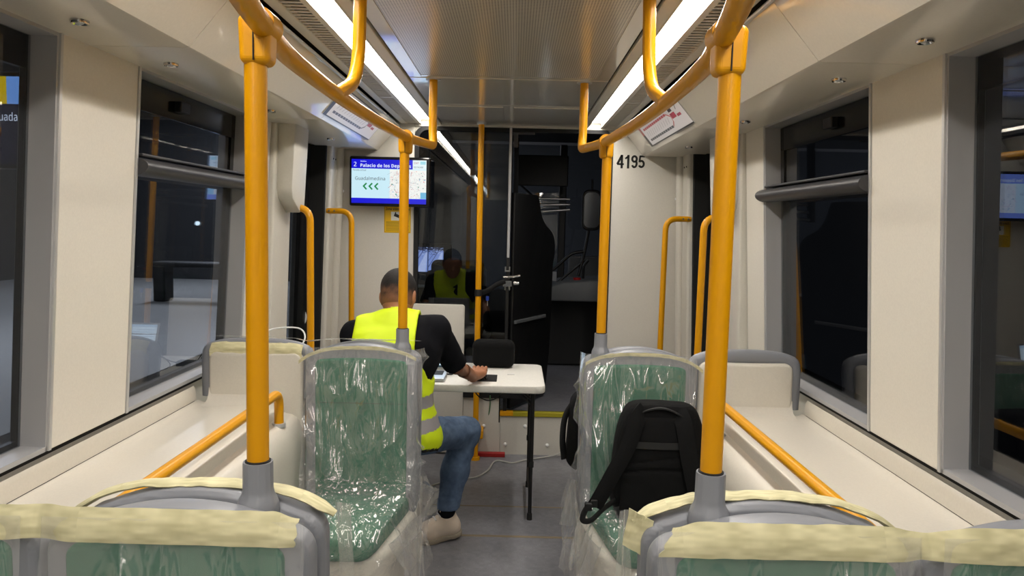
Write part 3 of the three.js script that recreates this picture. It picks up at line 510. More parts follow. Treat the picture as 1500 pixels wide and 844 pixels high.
// ---------------------------------------------------------------- yellow grab rails
const ZP1 = -1.28, ZP2 = -2.97, XP = 0.402, RP = 0.019;
for (const s of [-1, 1]) {
  const t = thing('grab_rail', 'yellow overhead grab rail with two poles and hangers ' + SIDE[s], 'grab rail', [0, 0, 0], 0, 'yellow grab rails over the aisle');
  const p = (n, g, m) => mesh(n, mir(join(g), s), m, t);
  for (const z of [ZP1, ZP2]) {
    p('pole', cyl(RP, RP, 1.1, 1.87, XP, z), M.yellow);
    p('socket', (() => { const g = lathe([[0, 0], [0.035, 0], [0.0365, 0.006], [0.036, 0.022], [0.033, 0.033], [0.0285, 0.041], [0.0265, 0.05], [0.026, 0.096], [0.0255, 0.1], [0.021, 0.1], [0.0205, 0.09], [0, 0.09]]); g.translate(XP, 1.052, z); return g; })(), M.greyPlastic);
    p('socket_seal', (() => { const g = lathe([[0.019, 0], [0.0222, 0], [0.0222, 0.004], [0.019, 0.005]]); g.translate(XP, 1.15, z); return g; })(), M.rubber);
    // T joint: tapered block with split line, wrapped over the rail
    const y = z === ZP1 ? 1.902 : 1.915, xr = z === ZP1 ? 0.385 : 0.39;
    const jb = new RoundedBoxGeometry(0.056, 0.082, 0.05, 3, 0.012); { const q = jb.attributes.position; for (let i = 0; i < q.count; i++) { const k = clamp((-q.getY(i)) / 0.041, 0, 1); q.setX(i, q.getX(i) * (1 - 0.10 * k)); q.setZ(i, q.getZ(i) * (1 - 0.08 * k)); } jb.computeVertexNormals(); }
    jb.translate(XP - 0.004, y - 0.022, z);
    const cap = new THREE.CylinderGeometry(0.0265, 0.0265, 0.05, 20); cap.rotateX(Math.PI / 2); cap.translate(xr + 0.004, y + 0.004, z);
    p('joint', [jb, cap], M.yellow);
    p('joint_split', box(XP - 0.0055, XP - 0.0035, y - 0.058, y - 0.004, z + 0.0235, z + 0.0262), M.rubber);
  }
  const ctl = [[0.33, 1.9, -0.95], [0.358, 1.9, -1.1], [0.386, 1.901, -1.28], [0.408, 1.902, -1.45], [0.42, 1.904, -1.7], [0.424, 1.906, -2.05], [0.42, 1.91, -2.4], [0.406, 1.913, -2.7], [0.39, 1.916, -2.97], [0.372, 1.922, -3.15], [0.352, 1.928, -3.3]];
  p('overhead_rail', [sweep(spline(ctl, 90), RP)], M.yellow);
  p('end_hanger', pipe([[0.354, 1.927, -3.28], [0.338, 1.933, -3.42], [0.346, 2.0, -3.455], [0.346, 2.245, -3.455]], RP, 0.06), M.yellow);
  p('end_hanger', pipe([[0.333, 1.9, -0.97], [0.30, 1.9, -0.8], [0.30, 2.245, -0.8]], RP, 0.06), M.yellow);
  p('middle_hanger', pipe([[0.423, 1.906, -1.94], [0.418, 1.985, -2.17], [0.412, 2.245, -2.17]], RP, 0.11), M.yellow);
  for (const [x, z] of [[0.346, -3.455], [0.30, -0.8], [0.412, -2.17]]) p('ceiling_flange', cyl(0.034, 0.036, 2.234, 2.243, x, z), M.edge);
}
{
  const t = thing('grab_pole', 'straight yellow pole from floor to ceiling before the cab', 'pole', [-0.19, 0, -4.87]);
  mesh('pole', cyl(RP, RP, 0.0, 2.24), M.yellow, t); mesh('ceiling_flange', cyl(0.03, 0.033, 2.226, 2.24), M.edge, t);
  mesh('wall_bracket', box(-0.005, 0.05, 0.14, 0.2, -0.128, 0.0, 0.006), M.yellow, t); mesh('foot_flange', cyl(0.034, 0.03, 0, 0.02), M.yellow, t);
}
for (const s of [-1, 1]) for (const k of [0, 1]) { // handrails by the doors
  const t = thing('door_handrail', (k ? 'yellow bent handrail on the bulkhead side of the door ' : 'yellow bent handrail on the saloon side of the door ') + SIDE[s], 'handrail', [0, 0, 0], 0, 'yellow handrails by the doors');
  const z = k ? -4.8 : -3.93, xw = k ? 1.172 : 1.185, xi = k ? 1.01 : 1.035;
  mesh('rail', mir(pipe([[xw - (k ? 0 : 0.0), 1.645, z + (k ? 0.01 : -0.0)], [xi, 1.645, z + 0.03], [xi - 0.005, 0.5, z + 0.03], [xw + 0.002, 0.42, z + 0.03]], 0.0185, 0.09), s), M.yellow, t);
  if (k) for (const x of [1.155, 1.12]) { const g = new THREE.SphereGeometry(0.007, 10, 6); g.translate(x, 1.645, z + 0.032); mesh('bolt', mir(g, s), M.seam, t); }
  mesh('foot', mir(box(xw - 0.012, xw + 0.002, 0.38, 0.46, z - 0.0, z + 0.06, 0.004), s), M.yellow, t);
}
// small chrome spot lamps in the soffit (switched off)
for (const s of [-1, 1]) for (const [i, z] of [-1.865, -2.35, -3.29, -4.35].entries()) {
  const where = ['above the cream pillar panel', 'above the window bar', 'beyond the window with the bar', 'above the door'][i];
  const t = thing('spot_fitting', 'small chrome spot fitting in the soffit ' + where + ' ' + SIDE[s], 'spot light', [s * 1.04, 2.0595, z], 0, 'chrome spot fittings in the soffits');
  const g = lathe([[0.0, -0.004], [0.013, -0.006], [0.017, -0.011], [0.02, -0.011], [0.022, -0.006], [0.022, 0.002]], 20); mesh('ring', g, M.chrome, t);
  const l = new THREE.SphereGeometry(0.011, 14, 8); l.scale(1, 0.6, 1); l.translate(0, -0.006, 0); mesh('lens', l, M.silver, t);
}

// ---------------------------------------------------------------- wheel boxes with their rails
for (const s of [-1, 1]) {
  const t = thing('wheel_box', 'cream moulded wheel box below the side window ' + SIDE[s], 'wheel box', [0, 0, 0], 0, 'cream wheel boxes');
  const prof = [[0.795, 0], [0.795, 0.5], [0.79, 0.62], [0.79, 0.70], [0.796, 0.74], [0.806, 0.77], [0.82, 0.79], [0.838, 0.8], [0.862, 0.804], [0.868, 0.808], [0.872, 0.834], [0.876, 0.841], [0.884, 0.845], [0.95, 0.845], [1.08, 0.841], [1.17, 0.839], [1.2, 0.842], [1.215, 0.848], [1.222, 0.848], [1.222, 0]];
  mesh('body', mir(toCreasedNormals(along(prof, -2.93, -1.36), 0.6), s), M.bogie, t);
  mesh('end_fillet', mir(toCreasedNormals((() => { const g = extrude(shapeOf([[-2.93, 0.84], [-2.93, 0.90], [-2.925, 0.875], [-2.91, 0.855], [-2.885, 0.845], [-2.85, 0.84]]), 0.27); g.rotateY(-Math.PI / 2); g.translate(1.175, 0, 0); return g; })(), 0.6), s), M.bogie, t);
  const r = thing('box_handrail', 'low yellow handrail along the wheel box ' + SIDE[s], 'handrail', [0, 0, 0], 0, 'low yellow handrails on the wheel boxes');
  mesh('rail', mir(pipe([[0.838, 0.80, -2.76], [0.838, 0.925, -2.76], [0.846, 0.925, -1.5], [0.846, 0.8, -1.5]], 0.0175, 0.055), s), M.yellow, r);
  for (const [x, z] of [[0.838, -2.76], [0.846, -1.5]]) mesh('flange', mir(cyl(0.026, 0.025, 0.794, 0.809, x, z), s), M.edge, r);
}

// ---------------------------------------------------------------- seats
const BACK_TOP = 1.095;
function backShape(w, y0, y1, arch, r, taper = 0) {          // rounded outline with an arched top
  const s = new THREE.Shape(), a = w / 2 - taper; s.moveTo(-w / 2 + r, y0); s.lineTo(w / 2 - r, y0); s.quadraticCurveTo(w / 2, y0, w / 2, y0 + r); s.lineTo(a, y1 - arch - r); s.quadraticCurveTo(a, y1 - arch, a - r, y1 - arch + r * 0.22);
  s.quadraticCurveTo(0, y1 + arch * 0.75, -(a - r), y1 - arch + r * 0.22); s.quadraticCurveTo(-a, y1 - arch, -a, y1 - arch - r); s.lineTo(-w / 2, y0 + r); s.quadraticCurveTo(-w / 2, y0, -w / 2 + r, y0); return s;
}
function makeSeat(label, w = 0.45, group) {                   // local: front face of the back at z = 0, looking along +z
  const t = thing('seat', label, 'seat', [0, 0, 0], 0, group);
  const fr = extrude(backShape(w, 0.40, BACK_TOP, 0.048, 0.045), 0.058, 0.014, 4, 16); fr.translate(0, 0, -0.058); mesh('back_frame', fr, M.greyPlastic, t);
  const pad = extrude(backShape(w - 0.085, 0.47, BACK_TOP - 0.055, 0.012, 0.02), 0.022, 0.009, 3, 12); pad.translate(0, 0, -0.008); mesh('back_pad', pad, M.green, t);
  mesh('pad_seam', box(-(w - 0.1) / 2, (w - 0.1) / 2, 0.86, 0.8615, 0.012, 0.0148), M.rubber, t);
  // cushion: narrower to the front, rounded lip
  const cu = new THREE.Shape(); cu.moveTo(-w / 2 + 0.03, 0); cu.lineTo(w / 2 - 0.03, 0); cu.lineTo(w / 2 - 0.085, 0.38); cu.quadraticCurveTo(w / 2 - 0.1, 0.425, w / 2 - 0.15, 0.43); cu.lineTo(-w / 2 + 0.15, 0.43); cu.quadraticCurveTo(-w / 2 + 0.1, 0.425, -w / 2 + 0.085, 0.38); cu.closePath();
  const cg = extrude(cu, 0.09, 0.028, 5, 12); cg.rotateX(-Math.PI / 2); cg.scale(1, 1, -1); cg.translate(0, 0.40, 0.01);
  { const q = cg.attributes.position; for (let i = 0; i < q.count; i++) { const zz = q.getZ(i); q.setY(i, q.getY(i) + 0.012 * sstep(0.1, 0.4, zz) - 0.02 * sstep(0.39, 0.45, zz)); } }
  mesh('cushion', flipW(cg), M.green, t);
  const sh = new THREE.Shape(); sh.moveTo(-w / 2, -0.03); sh.lineTo(w / 2, -0.03); sh.lineTo(w / 2 - 0.03, 0.3); sh.quadraticCurveTo(w / 2 - 0.06, 0.41, w / 2 - 0.13, 0.42); sh.lineTo(-w / 2 + 0.13, 0.42); sh.quadraticCurveTo(-w / 2 + 0.06, 0.41, -w / 2 + 0.03, 0.3); sh.closePath();
  const sg = extrude(sh, 0.42, 0.03, 4, 12); sg.rotateX(-Math.PI / 2); sg.scale(1, 1, -1); sg.translate(0, 0, 0); mesh('pedestal', flipW(sg), M.cream, t);
  return t;
}
function flipW(g) { const o = flat(g); for (const k of Object.keys(o.attributes)) { const a = o.attributes[k], n = a.itemSize; for (let i = 0; i < a.count; i += 3) for (let c = 0; c < n; c++) { const p = (i + 1) * n + c, q = (i + 2) * n + c, t = a.array[p]; a.array[p] = a.array[q]; a.array[q] = t; } } o.deleteAttribute('normal'); o.computeVertexNormals(); return toCreasedNormals(o, 0.8); }
const XS = 0.553, XN = 0.512;
const GS = 'green seats under plastic film';
const seat0 = makeSeat('green aisle seat facing away from the cab, in front of the worker', 0.45, GS); seat0.position.set(-XS, 0, -2.90);
dup(seat0, 'green aisle seat facing away from the cab, with the backpack on it', [XS, 0, -2.90]);
dup(seat0, 'green forward facing seat on which the worker sits', [-XS, 0, -3.045], Math.PI);
dup(seat0, 'green forward facing seat behind the seat with the backpack', [XS, 0, -3.045], Math.PI);
for (const s of [-1, 1]) {
  dup(seat0, 'green taped seat back beside the near pole ' + SIDE[s], [s * XN, 0, -1.2]);
  { const q = makeSeat('green taped seat back below the large window ' + SIDE[s], 0.43, GS); q.position.set(s * 0.962, 0, -1.2); }
  dup(seat0, 'grey seat top with tape rim behind the near pole ' + SIDE[s], [s * XN, 0, -1.345], Math.PI);
}
// cream backs with grey cap at the window, between wheel box and door
for (const s of [-1, 1]) {
  const t = thing('window_seat', s < 0 ? 'cream seat back by the window with tape along its cap' : 'cream seat back with bare grey cap by the window', 'seat', [s * 0.985, 0, -2.965]);
  const b = extrude(backShape(0.385, 0.42, 1.045, 0.0, 0.03, 0.004), 0.05, 0.012, 3, 12); b.translate(0, 0, -0.01); mesh('back_shell', b, M.creamGloss, t);
  const P = []; for (let i = 0; i <= 24; i++) { const u = i / 24 * 2 - 1, e = Math.pow(Math.abs(u), 6); P.push(V(u * 0.195, 1.06 + 0.012 * (1 - u * u) - 0.016 * e, 0.0)); } P.unshift(V(-0.2, 0.86, 0), V(-0.2, 1.02, 0)); P.push(V(0.2, 1.02, 0), V(0.2, 0.86, 0));
  mesh('cap', sweep(spline(P.map(v => [v.x, v.y, v.z]), 70), 0.03, 14, 0.02), M.greyPlastic, t);
  mesh('pedestal', box(-0.19, 0.19, 0, 0.46, -0.5, -0.02, 0.03, 3), M.cream, t);
  mesh('cushion', box(-0.18, 0.18, 0.44, 0.5, -0.48, -0.03, 0.025, 3), M.green, t);
}

// ---------------------------------------------------------------- plastic film and masking tape
function filmSheet(seed, wl, wr, opt = {}) {                 // local like the seat: over the back, the cushion and down the front; wl, wr reach to either side
  const pts = [[1.082, 0.012], [0.8, 0.028], [0.56, 0.045], [0.525, 0.07], [0.52, 0.12], [0.525, 0.28], [0.52, 0.39], [0.495, 0.452], [0.42, 0.46], [0.30, 0.466], [opt.bottom ?? 0.12, 0.48]];
  const cv = new THREE.CatmullRomCurve3(pts.map(p => V(0, p[0], p[1])), false, 'centripetal'), N = 260, L = [];
  for (let i = 0; i <= N; i++) { const t = i / N, p = cv.getPointAt(t), d = cv.getTangentAt(t); L.push([p.y, p.z, d.z, -d.y]); }
  return sheet((u, v) => {
    const i = Math.round(v * N), [y, z, ny, nz] = L[i], back = 1 - sstep(0.38, 0.5, v), low = 1 - back;
    const ext = 1 + 0.85 * sstep(0.3, 0.5, v), half = u < 0.5 ? wl : wr, x = (u - 0.5) * 2 * (half > 0.24 ? half * ext : half), edge = 0.216 - 0.055 * sstep(0.45, 0.75, v);
    const drift = 0.10 * Math.sin(v * 6 + seed) * v + 0.05 * (vnoise(v * 3, seed) - 0.5), w = 0.012 * (vnoise(x * 30, v * 14, seed) - 0.5);
    const rg = (fx, fv, k, e) => Math.pow(ridge((x + drift + w) * fx + seed * 7.3, v * fv + seed, seed * 3 + k), e);
    let d = back * sstep(0, 0.1, v) * (0.036 * rg(10, 1.8, 0, 5) + 0.020 * rg(22, 3.2, 1, 4) + 0.004 * rg(48, 5, 2, 2)) * (0.55 + 0.9 * sstep(0.05, 0.3, v));
    d += low * (0.013 * Math.pow(ridge(x * 12 + v * 10, v * 20, seed + 5), 3) + 0.009 * Math.pow(ridge(x * 24 - v * 17, v * 42 + x * 9, seed + 6), 3));
    d += (0.12 + 0.88 * sstep(0.25, 0.45, v)) * 0.006 * Math.pow(ridge(x * 46 + v * 30, v * 50 - x * 30, seed + 9), 2);
    d += back * sstep(0.02, 0.14, v) * (0.018 * Math.pow(ridge(x * 8 + v * 7 + seed, v * 6 - x * 5, seed + 21), 3) + 0.014 * Math.pow(ridge(x * 15 - v * 10, v * 8 + x * 8, seed + 25), 3) * sstep(0.08, 0.3, v));
    d += (opt.bridge ?? 0.06) * sstep(0.18, 0.4, v) * Math.max(0, 0.5 - Math.abs(v - 0.4) * 3) * (0.3 + 0.7 * vnoise(x * 8, v * 3, seed + 2));    // bridges the crease
    const over = Math.max(0, Math.abs(x) - edge), ruck = over > 0 ? 0.03 * Math.min(1, over * 18) * rg(4, 16, 4, 3) : 0, tuck = over * 0.94;
    const xx = Math.sign(x) * (Math.min(Math.abs(x), edge) + over * 0.22 + ruck) + 0.006 * (vnoise(v * 14, x * 6, seed) - 0.5), h = 0.006 + d - tuck;
    return [xx, y + ny * h, z + nz * h];
  }, 190, N);
}
function film(label, geo, at, turn = 0, m = M.film) { const o = mesh('plastic_film', geo, m); tag(o, label, 'plastic film', 'clear protective films on the seats'); o.position.set(...at); o.rotation.y = turn; return o; }
film('wrinkled clear plastic film over the green seat in front of the worker', filmSheet(3, 0.225, 0.29), [-XS, 0, -2.90]);
film('wrinkled clear plastic film over the green seat under the backpack', filmSheet(8, 0.29, 0.225, { bridge: 0.0 }), [XS, 0, -2.90]);
for (const s of [-1, 1]) {
  film('clear film below the tape beside the near pole ' + SIDE[s], filmSheet(12 + s, 0.222, 0.222), [s * XN, 0, -1.2]);
  film('clear film below the tape by the large window ' + SIDE[s], filmSheet(17 + s, 0.2, 0.2), [s * 0.962, 0, -1.2]);
  // loose sheet hanging off the forward facing seat beside the near pole
  const g = sheet((u, v) => { const y = 1.06 - v * 0.75; return [s * (0.284 - 0.004 - u * (0.012 + 0.02 * v) - 0.01 * ridge(u * 3, v * 5, 4 + s)), y - 0.03 * u * (1 - v), -1.33 - u * (0.06 + 0.05 * v) - 0.01 * vnoise(v * 6, u * 2, 7)]; }, 20, 60);
  film('milky film hanging from the seat side at the near pole ' + SIDE[s], g, [0, 0, 0], 0, M.filmMilky);
}
function tapeThing(label, geo) { const o = mesh('masking_tape', geo, M.tape); return tag(o, label, 'tape', 'cream masking tape strips'); }
for (const s of [-1, 1]) {
  // long band across the near seat backs
  tapeThing('long cream masking tape band across the near seat backs ' + SIDE[s], slabSheet((u, v) => {
    const x = lerp(s > 0 ? 0.312 : 0.296, 1.19, u), gap = Math.exp(-Math.pow((x - 0.742) / 0.04, 2)), end = sstep(0.06, 0, u), top = 1 - v;
    const y = lerp(1.097, 1.043, v) - (s > 0 ? 0.016 : 0.002) * gap * top + 0.0016 * (vnoise(u * 40, v * 2, 3 + s) - 0.5) - end * 0.012 * top;
    return [s * (x - end * 0.03 * v * (s > 0 ? 1 : 0) + end * 0.012 * vnoise(v * 9, 3)), y, -1.2 + 0.026 - 0.018 * top * top - 0.014 * gap + 0.003 * (vnoise(u * 30, v * 3, 9) - 0.5) + 0.002 * ridge(u * 14, v * 2, 6)];
  }, 160, 10, 0.0012));
  // rim on top of the forward facing seat behind
  { const P = []; for (let i = 0; i <= 60; i++) { const u = i / 60, x = lerp(0.275, 0.755, u), k = (x - XN) / 0.225; P.push(V(s * x, BACK_TOP + 0.001 - 0.026 * k * k * k * k - 0.02 * k * k + 0.003 * (vnoise(u * 18, 2, s) - 0.5), -1.322 - 0.004 * vnoise(u * 9, 5, s))); }
    tapeThing('cream masking tape rim on the seat top behind the near pole ' + SIDE[s], sweep(P, t => 0.018 + 0.007 * vnoise(t * 26, 3, s) - 0.013 * sstep(0.95, 1, t) - 0.012 * sstep(0.06, 0, t), 12, 0.006)); }
  tapeThing(s < 0 ? 'thin cream tape edge on the film before the worker' : 'thin cream tape edge on the film behind the backpack', slabSheet((u, v) => {
    const x = lerp(0.335, 0.80, u), k = (x - XS) / 0.225, y0 = BACK_TOP - 0.008 - 0.03 * k * k * k * k - 0.016 * k * k;
    return [s * x, y0 + 0.002 - v * 0.014 + 0.002 * vnoise(u * 24, v * 3, 15 + s), -2.896 + 0.009 + 0.002 * vnoise(u * 20, v, 4)];
  }, 70, 4, 0.0015));
}
tapeThing('wide cream tape over the cap of the cream seat back', slabSheet((u, v) => { const x = lerp(0.80, 1.17, u), k = (x - 0.985) / 0.19; return [-x, 1.088 - 0.012 * Math.pow(Math.abs(k), 5) - v * 0.05, -2.952 + 0.024 * Math.min(1, v * 2) + 0.002 * vnoise(u * 20, v * 4, 3)]; }, 50, 6, 0.0015));
tapeThing('torn cream tape end on the seat corner with the backpack', slabSheet((u, v) => [lerp(0.268, 0.308, u) - 0.01 * v, 1.065 - v * 0.07 - 0.012 * u, -1.30 - 0.03 * (1 - u) + 0.006 * vnoise(u * 5, v * 5, 2)], 12, 12, 0.0015));
{
  const o = mesh('plastic_film', slabSheet((u, v) => { const x = lerp(-1.17, -0.33, u), k = Math.sin(u * Math.PI * 2); return [x, 1.1 + 0.006 * ridge(u * 9, v * 2, 4) - 0.008 * v - 0.012 * Math.exp(-Math.pow((x + 0.79) / 0.05, 2)), -2.975 - v * 0.05]; }, 90, 5, 0.0008), M.filmMilky);
  tag(o, 'bunched clear film lying along the seat tops before the worker', 'plastic film', 'clear protective films on the seats');
}
{ const o = mesh('cable', cord([[-0.98, 1.06, -3.06], [-1.0, 1.105, -3.12], [-0.93, 1.12, -3.14], [-0.86, 1.115, -3.13], [-0.835, 1.085, -3.1], [-0.845, 1.05, -3.08]], 0.0035, 50), M.white); tag(o, 'thin white cable loop behind the cream seat back', 'cable'); }
// ---------------------------------------------------------------- backpack
{
  const t = thing('backpack', 'black backpack with padded straps leaning on the film covered seat', 'backpack', [0.6, 0.515, -2.695]);
  const sup = (x, e) => Math.sign(x) * Math.pow(Math.abs(x), e);
  const body = sheet((u, v) => { // closed squarish bag: v bottom to top, u around
    const a = u * Math.PI * 2, b = (v - 0.5) * Math.PI, ce = sup(Math.cos(b), 0.28), y = 0.208 * (1 + sup(Math.sin(b), 0.6));
    const k = y / 0.41, w = lerp(0.19, 0.15, Math.pow(k, 1.3)), d = lerp(0.10, 0.07, k);
    const x = w * ce * sup(Math.cos(a), 0.55), z = d * ce * sup(Math.sin(a), 0.55), n = 0.004 * (vnoise(x * 22 + 5, y * 22, z * 22) - 0.5);
    return [x + n - 0.0, y + n, z + n * 2 - 0.04 * k];
  }, 96, 60);
  body.rotateZ(-0.02); mesh('body', flipW(toCreasedNormals(mergeVertices(body), 1.2)), M.blackFabric, t);
  const panel = slabSheet((u, v) => { const y = lerp(0.045, 0.375, v), k = y / 0.41, w = lerp(0.155, 0.118, Math.pow(k, 1.5)), x = (u - 0.5) * 2 * w, bu = Math.sin(Math.PI * u) * Math.sin(Math.PI * v); const seam = 0.008 * Math.exp(-Math.pow((y - 0.19 + 0.6 * x * x) / 0.006, 2)) + 0.005 * Math.exp(-Math.pow((y - 0.228 - 0.15 * x) / 0.005, 2)); return [x, y, lerp(0.096, 0.066, k) - 0.04 * k + 0.014 * Math.sqrt(Math.max(0, bu)) - seam + 0.004 * vnoise(x * 30, y * 30)]; }, 40, 60, 0.008);
  mesh('back_panel', panel, M.blackFabric, t);
  mesh('luggage_band', slabSheet((u, v) => [lerp(-0.10, 0.115, u), lerp(0.268, 0.292, v), 0.07 + 0.008 * Math.sin(u * Math.PI) - (v) * 0.003], 20, 4, 0.003), M.webbing, t);
  const strap = (pts, w, n = 40) => { const P = spline(pts, n); return slabSheet((u, v) => { const i = v * n, p = P[Math.min(n, Math.round(i))], q = P[Math.max(0, Math.min(n, Math.round(i)) - 1)], r = P[Math.min(n, Math.round(i) + 1)], d = r.clone().sub(q).normalize(), sd = V(d.y, -d.x, 0).normalize(); const ww = typeof w === 'function' ? w(v) : w; return [p.x + sd.x * (u - 0.5) * ww, p.y + sd.y * (u - 0.5) * ww, p.z + 0.006 * Math.sin(u * Math.PI)]; }, 8, n, 0.014); };
  mesh('shoulder_strap', strap([[-0.06, 0.40, 0.01], [-0.09, 0.375, 0.045], [-0.13, 0.28, 0.085], [-0.19, 0.18, 0.12], [-0.235, 0.10, 0.135], [-0.25, 0.075, 0.135]], v => 0.062 - 0.008 * v), M.blackFabric, t);
  mesh('shoulder_strap', strap([[0.06, 0.40, 0.01], [0.075, 0.36, 0.05], [0.09, 0.25, 0.09], [0.115, 0.13, 0.115], [0.13, 0.06, 0.115]], 0.062), M.blackFabric, t);
  mesh('webbing', sweep(spline([[-0.255, 0.085, 0.135], [-0.28, 0.065, 0.14], [-0.29, 0.025, 0.14], [-0.265, 0.02, 0.135], [-0.21, 0.055, 0.1], [-0.165, 0.07, 0.06]], 40), 0.003, 8, 0.011), M.webbing, t);
  mesh('buckle', [box(-0.285, -0.258, 0.06, 0.088, 0.128, 0.148, 0.004), box(-0.262, -0.24, 0.072, 0.1, 0.128, 0.146, 0.004)], M.black, t);
  mesh('top_handle', slabSheet((u, v) => { const a = u * Math.PI; return [lerp(-0.075, 0.075, u), 0.388 + 0.022 * Math.sin(a) - 0.01 * u, lerp(-0.01, 0.03, v) + 0.01 * u]; }, 24, 4, 0.005), M.webbing, t);
  mesh('bottom_pad', (() => { const g = new RoundedBoxGeometry(0.33, 0.05, 0.17, 4, 0.024); g.translate(0, 0.027, 0.01); return g; })(), M.black, t);
}

{ // second bag on the forward facing seat behind
  const t = thing('shoulder_bag', 'black bag on the seat behind the backpack, jutting into the aisle', 'bag', [0.47, 0.505, -3.22]);
  const g = new RoundedBoxGeometry(0.37, 0.36, 0.2, 6, 0.075); { const q = g.attributes.position; for (let i = 0; i < q.count; i++) { const x = q.getX(i), y = q.getY(i), z = q.getZ(i); q.setXYZ(i, x * (1 - 0.12 * (y / 0.36 + 0.5)) + 0.004 * vnoise(y * 30, z * 30), y + 0.18, z); } g.computeVertexNormals(); } mesh('body', g, M.blackFabric, t);
  mesh('strap', sweep(spline([[-0.15, 0.30, 0], [-0.185, 0.24, 0.02], [-0.195, 0.14, 0.03], [-0.185, 0.05, 0.02]], 20), 0.006, 8, 0.016), M.webbing, t);
}
film('small loose film corner hanging under the seat before the worker', sheet((u, v) => [-0.335 + 0.075 * u - 0.012 * v, 0.47 - 0.16 * v - 0.05 * u * (1 - v), -3.1 - 0.06 * u + 0.012 * ridge(u * 4, v * 4, 2)], 14, 20), [0, 0, 0], 0, M.filmMilky);
film('small loose film corner hanging below the black bag', sheet((u, v) => [0.335 - 0.075 * u * (0.4 + 0.6 * v), 0.52 - 0.2 * v, -3.02 - 0.03 * u + 0.012 * ridge(u * 4, v * 4, 5)], 14, 20), [0, 0, 0], 0, M.filmMilky);

// ---------------------------------------------------------------- folding table and what lies on it
const TT = 0.745;
{
  const t = thing('folding_table', 'white plastic folding table on black tube legs', 'table', [0, 0, 0]);
  const top = extrude(roundRect(-1.02, 0.222, 3.80, 4.42, 0.05), 0.042, 0.008, 3, 8); top.rotateX(-Math.PI / 2); top.translate(0, TT - 0.042, 0);
  { const q = top.attributes.position; for (let i = 0; i < q.count; i++) q.setZ(i, q.getZ(i)); }
  mesh('tabletop', top, M.table, t);
  mesh('apron', [box(-0.95, 0.15, TT - 0.07, TT - 0.042, -4.0, -3.97), box(-0.95, 0.15, TT - 0.07, TT - 0.042, -4.26, -4.23)], M.blackMetal, t);
  for (const x of [0.158, -0.955]) {
    for (const z of [-3.87, -4.37]) {
      const l = mesh('leg', [cyl(0.0125, 0.0125, 0.3, TT - 0.045, x, z, 16), cyl(0.0105, 0.0105, 0.02, 0.31, x, z, 16)], M.blackMetal, t);
      mesh('foot_cap', cyl(0.0145, 0.0135, 0, 0.035, x, z, 16), M.rubber, l); mesh('collar', cyl(0.0155, 0.0155, 0.29, 0.32, x, z, 16), M.rubber, l);
    }
    mesh('leg_bar', [pipe([[x, 0.12, -3.87], [x, 0.12, -4.37]], 0.009), pipe([[x, TT - 0.06, -3.87], [x, TT - 0.06, -4.37]], 0.01)], M.blackMetal, t);
    const d = x > 0 ? -1 : 1; mesh('brace', pipe([[x, 0.6, -4.12], [x + d * 0.12, TT - 0.05, -4.12]], 0.007), M.blackMetal, t); mesh('brace', pipe([[x, 0.62, -3.87], [x + d * 0.07, TT - 0.05, -3.87]], 0.006), M.blackMetal, t);
  }
  mesh('cable_clip', [box(0.02, 0.06, TT + 0.001, TT + 0.004, -4.1, -4.08)], M.white, t);
}
{
  const t = thing('laptop', 'open silver laptop with bright screen before the worker', 'laptop', [-0.475, TT, -3.96]);
  mesh('base', box(-0.165, 0.165, 0.002, 0.02, -0.115, 0.115, 0.005), M.silver, t);
  mesh('keyboard', box(-0.145, 0.145, 0.0195, 0.0215, -0.09, 0.02), M.rubber, t);
  mesh('port', box(0.162, 0.1655, 0.006, 0.014, 0.0, 0.04), M.black, t);
  const lid = new THREE.Group(); lid.name = 'lid'; lid.position.set(0, 0.02, -0.112); lid.rotation.x = -0.22; t.add(lid);
  mesh('cover', box(-0.165, 0.165, 0, 0.225, -0.006, 0, 0.002), M.silver, lid);
  const [c, x] = canvas(256, 170); x.fillStyle = '#d4ecf8'; x.fillRect(0, 0, 256, 170); x.fillStyle = '#8fb6d4'; x.fillRect(0, 0, 256, 12); x.fillStyle = '#6a8aa4'; for (let i = 0; i < 12; i++) x.fillRect(12, 24 + i * 11, 80 + (i * 67) % 130, 3); x.fillStyle = '#2c3c4a'; x.fillRect(0, 160, 256, 10);
  screenMesh('screen', c, 0.31, 0.2, 1.1, lid, [0, 0.115, 0.001]);
  const l = new THREE.RectAreaLight(0xcfe6ff, 1.0, 0.31, 0.2); l.position.set(0, 0.115, 0.004); l.rotation.y = Math.PI; l.name = 'laptop_glow'; lid.add(l);
  mesh('plug', [pipe([[0.165, 0.01, -0.05], [0.19, 0.01, -0.05], [0.2, 0.012, -0.08]], 0.005, 0.01, 8)], M.black, t);
}
{ const o = mesh('mouse_pad', box(-0.19, -0.035, TT, TT + 0.004, -4.06, -3.89, 0.0018), M.rubber); tag(o, 'thin black mouse pad under the worker hand', 'mouse pad'); }
{
  const o = thing('computer_mouse', 'black mouse held by the worker hand', 'mouse', [-0.115, TT + 0.0035, -3.945]);
  const g = new THREE.SphereGeometry(1, 24, 14); g.scale(0.03, 0.03, 0.05); { const q = g.attributes.position; for (let i = 0; i < q.count; i++) if (q.getY(i) < 0) q.setY(i, 0); } g.computeVertexNormals(); mesh('shell', g, M.blackGloss, o); mesh('wheel', new THREE.CylinderGeometry(0.008, 0.008, 0.006, 14).rotateZ(Math.PI / 2).translate(0, 0.024, -0.025), M.rubber, o);
}
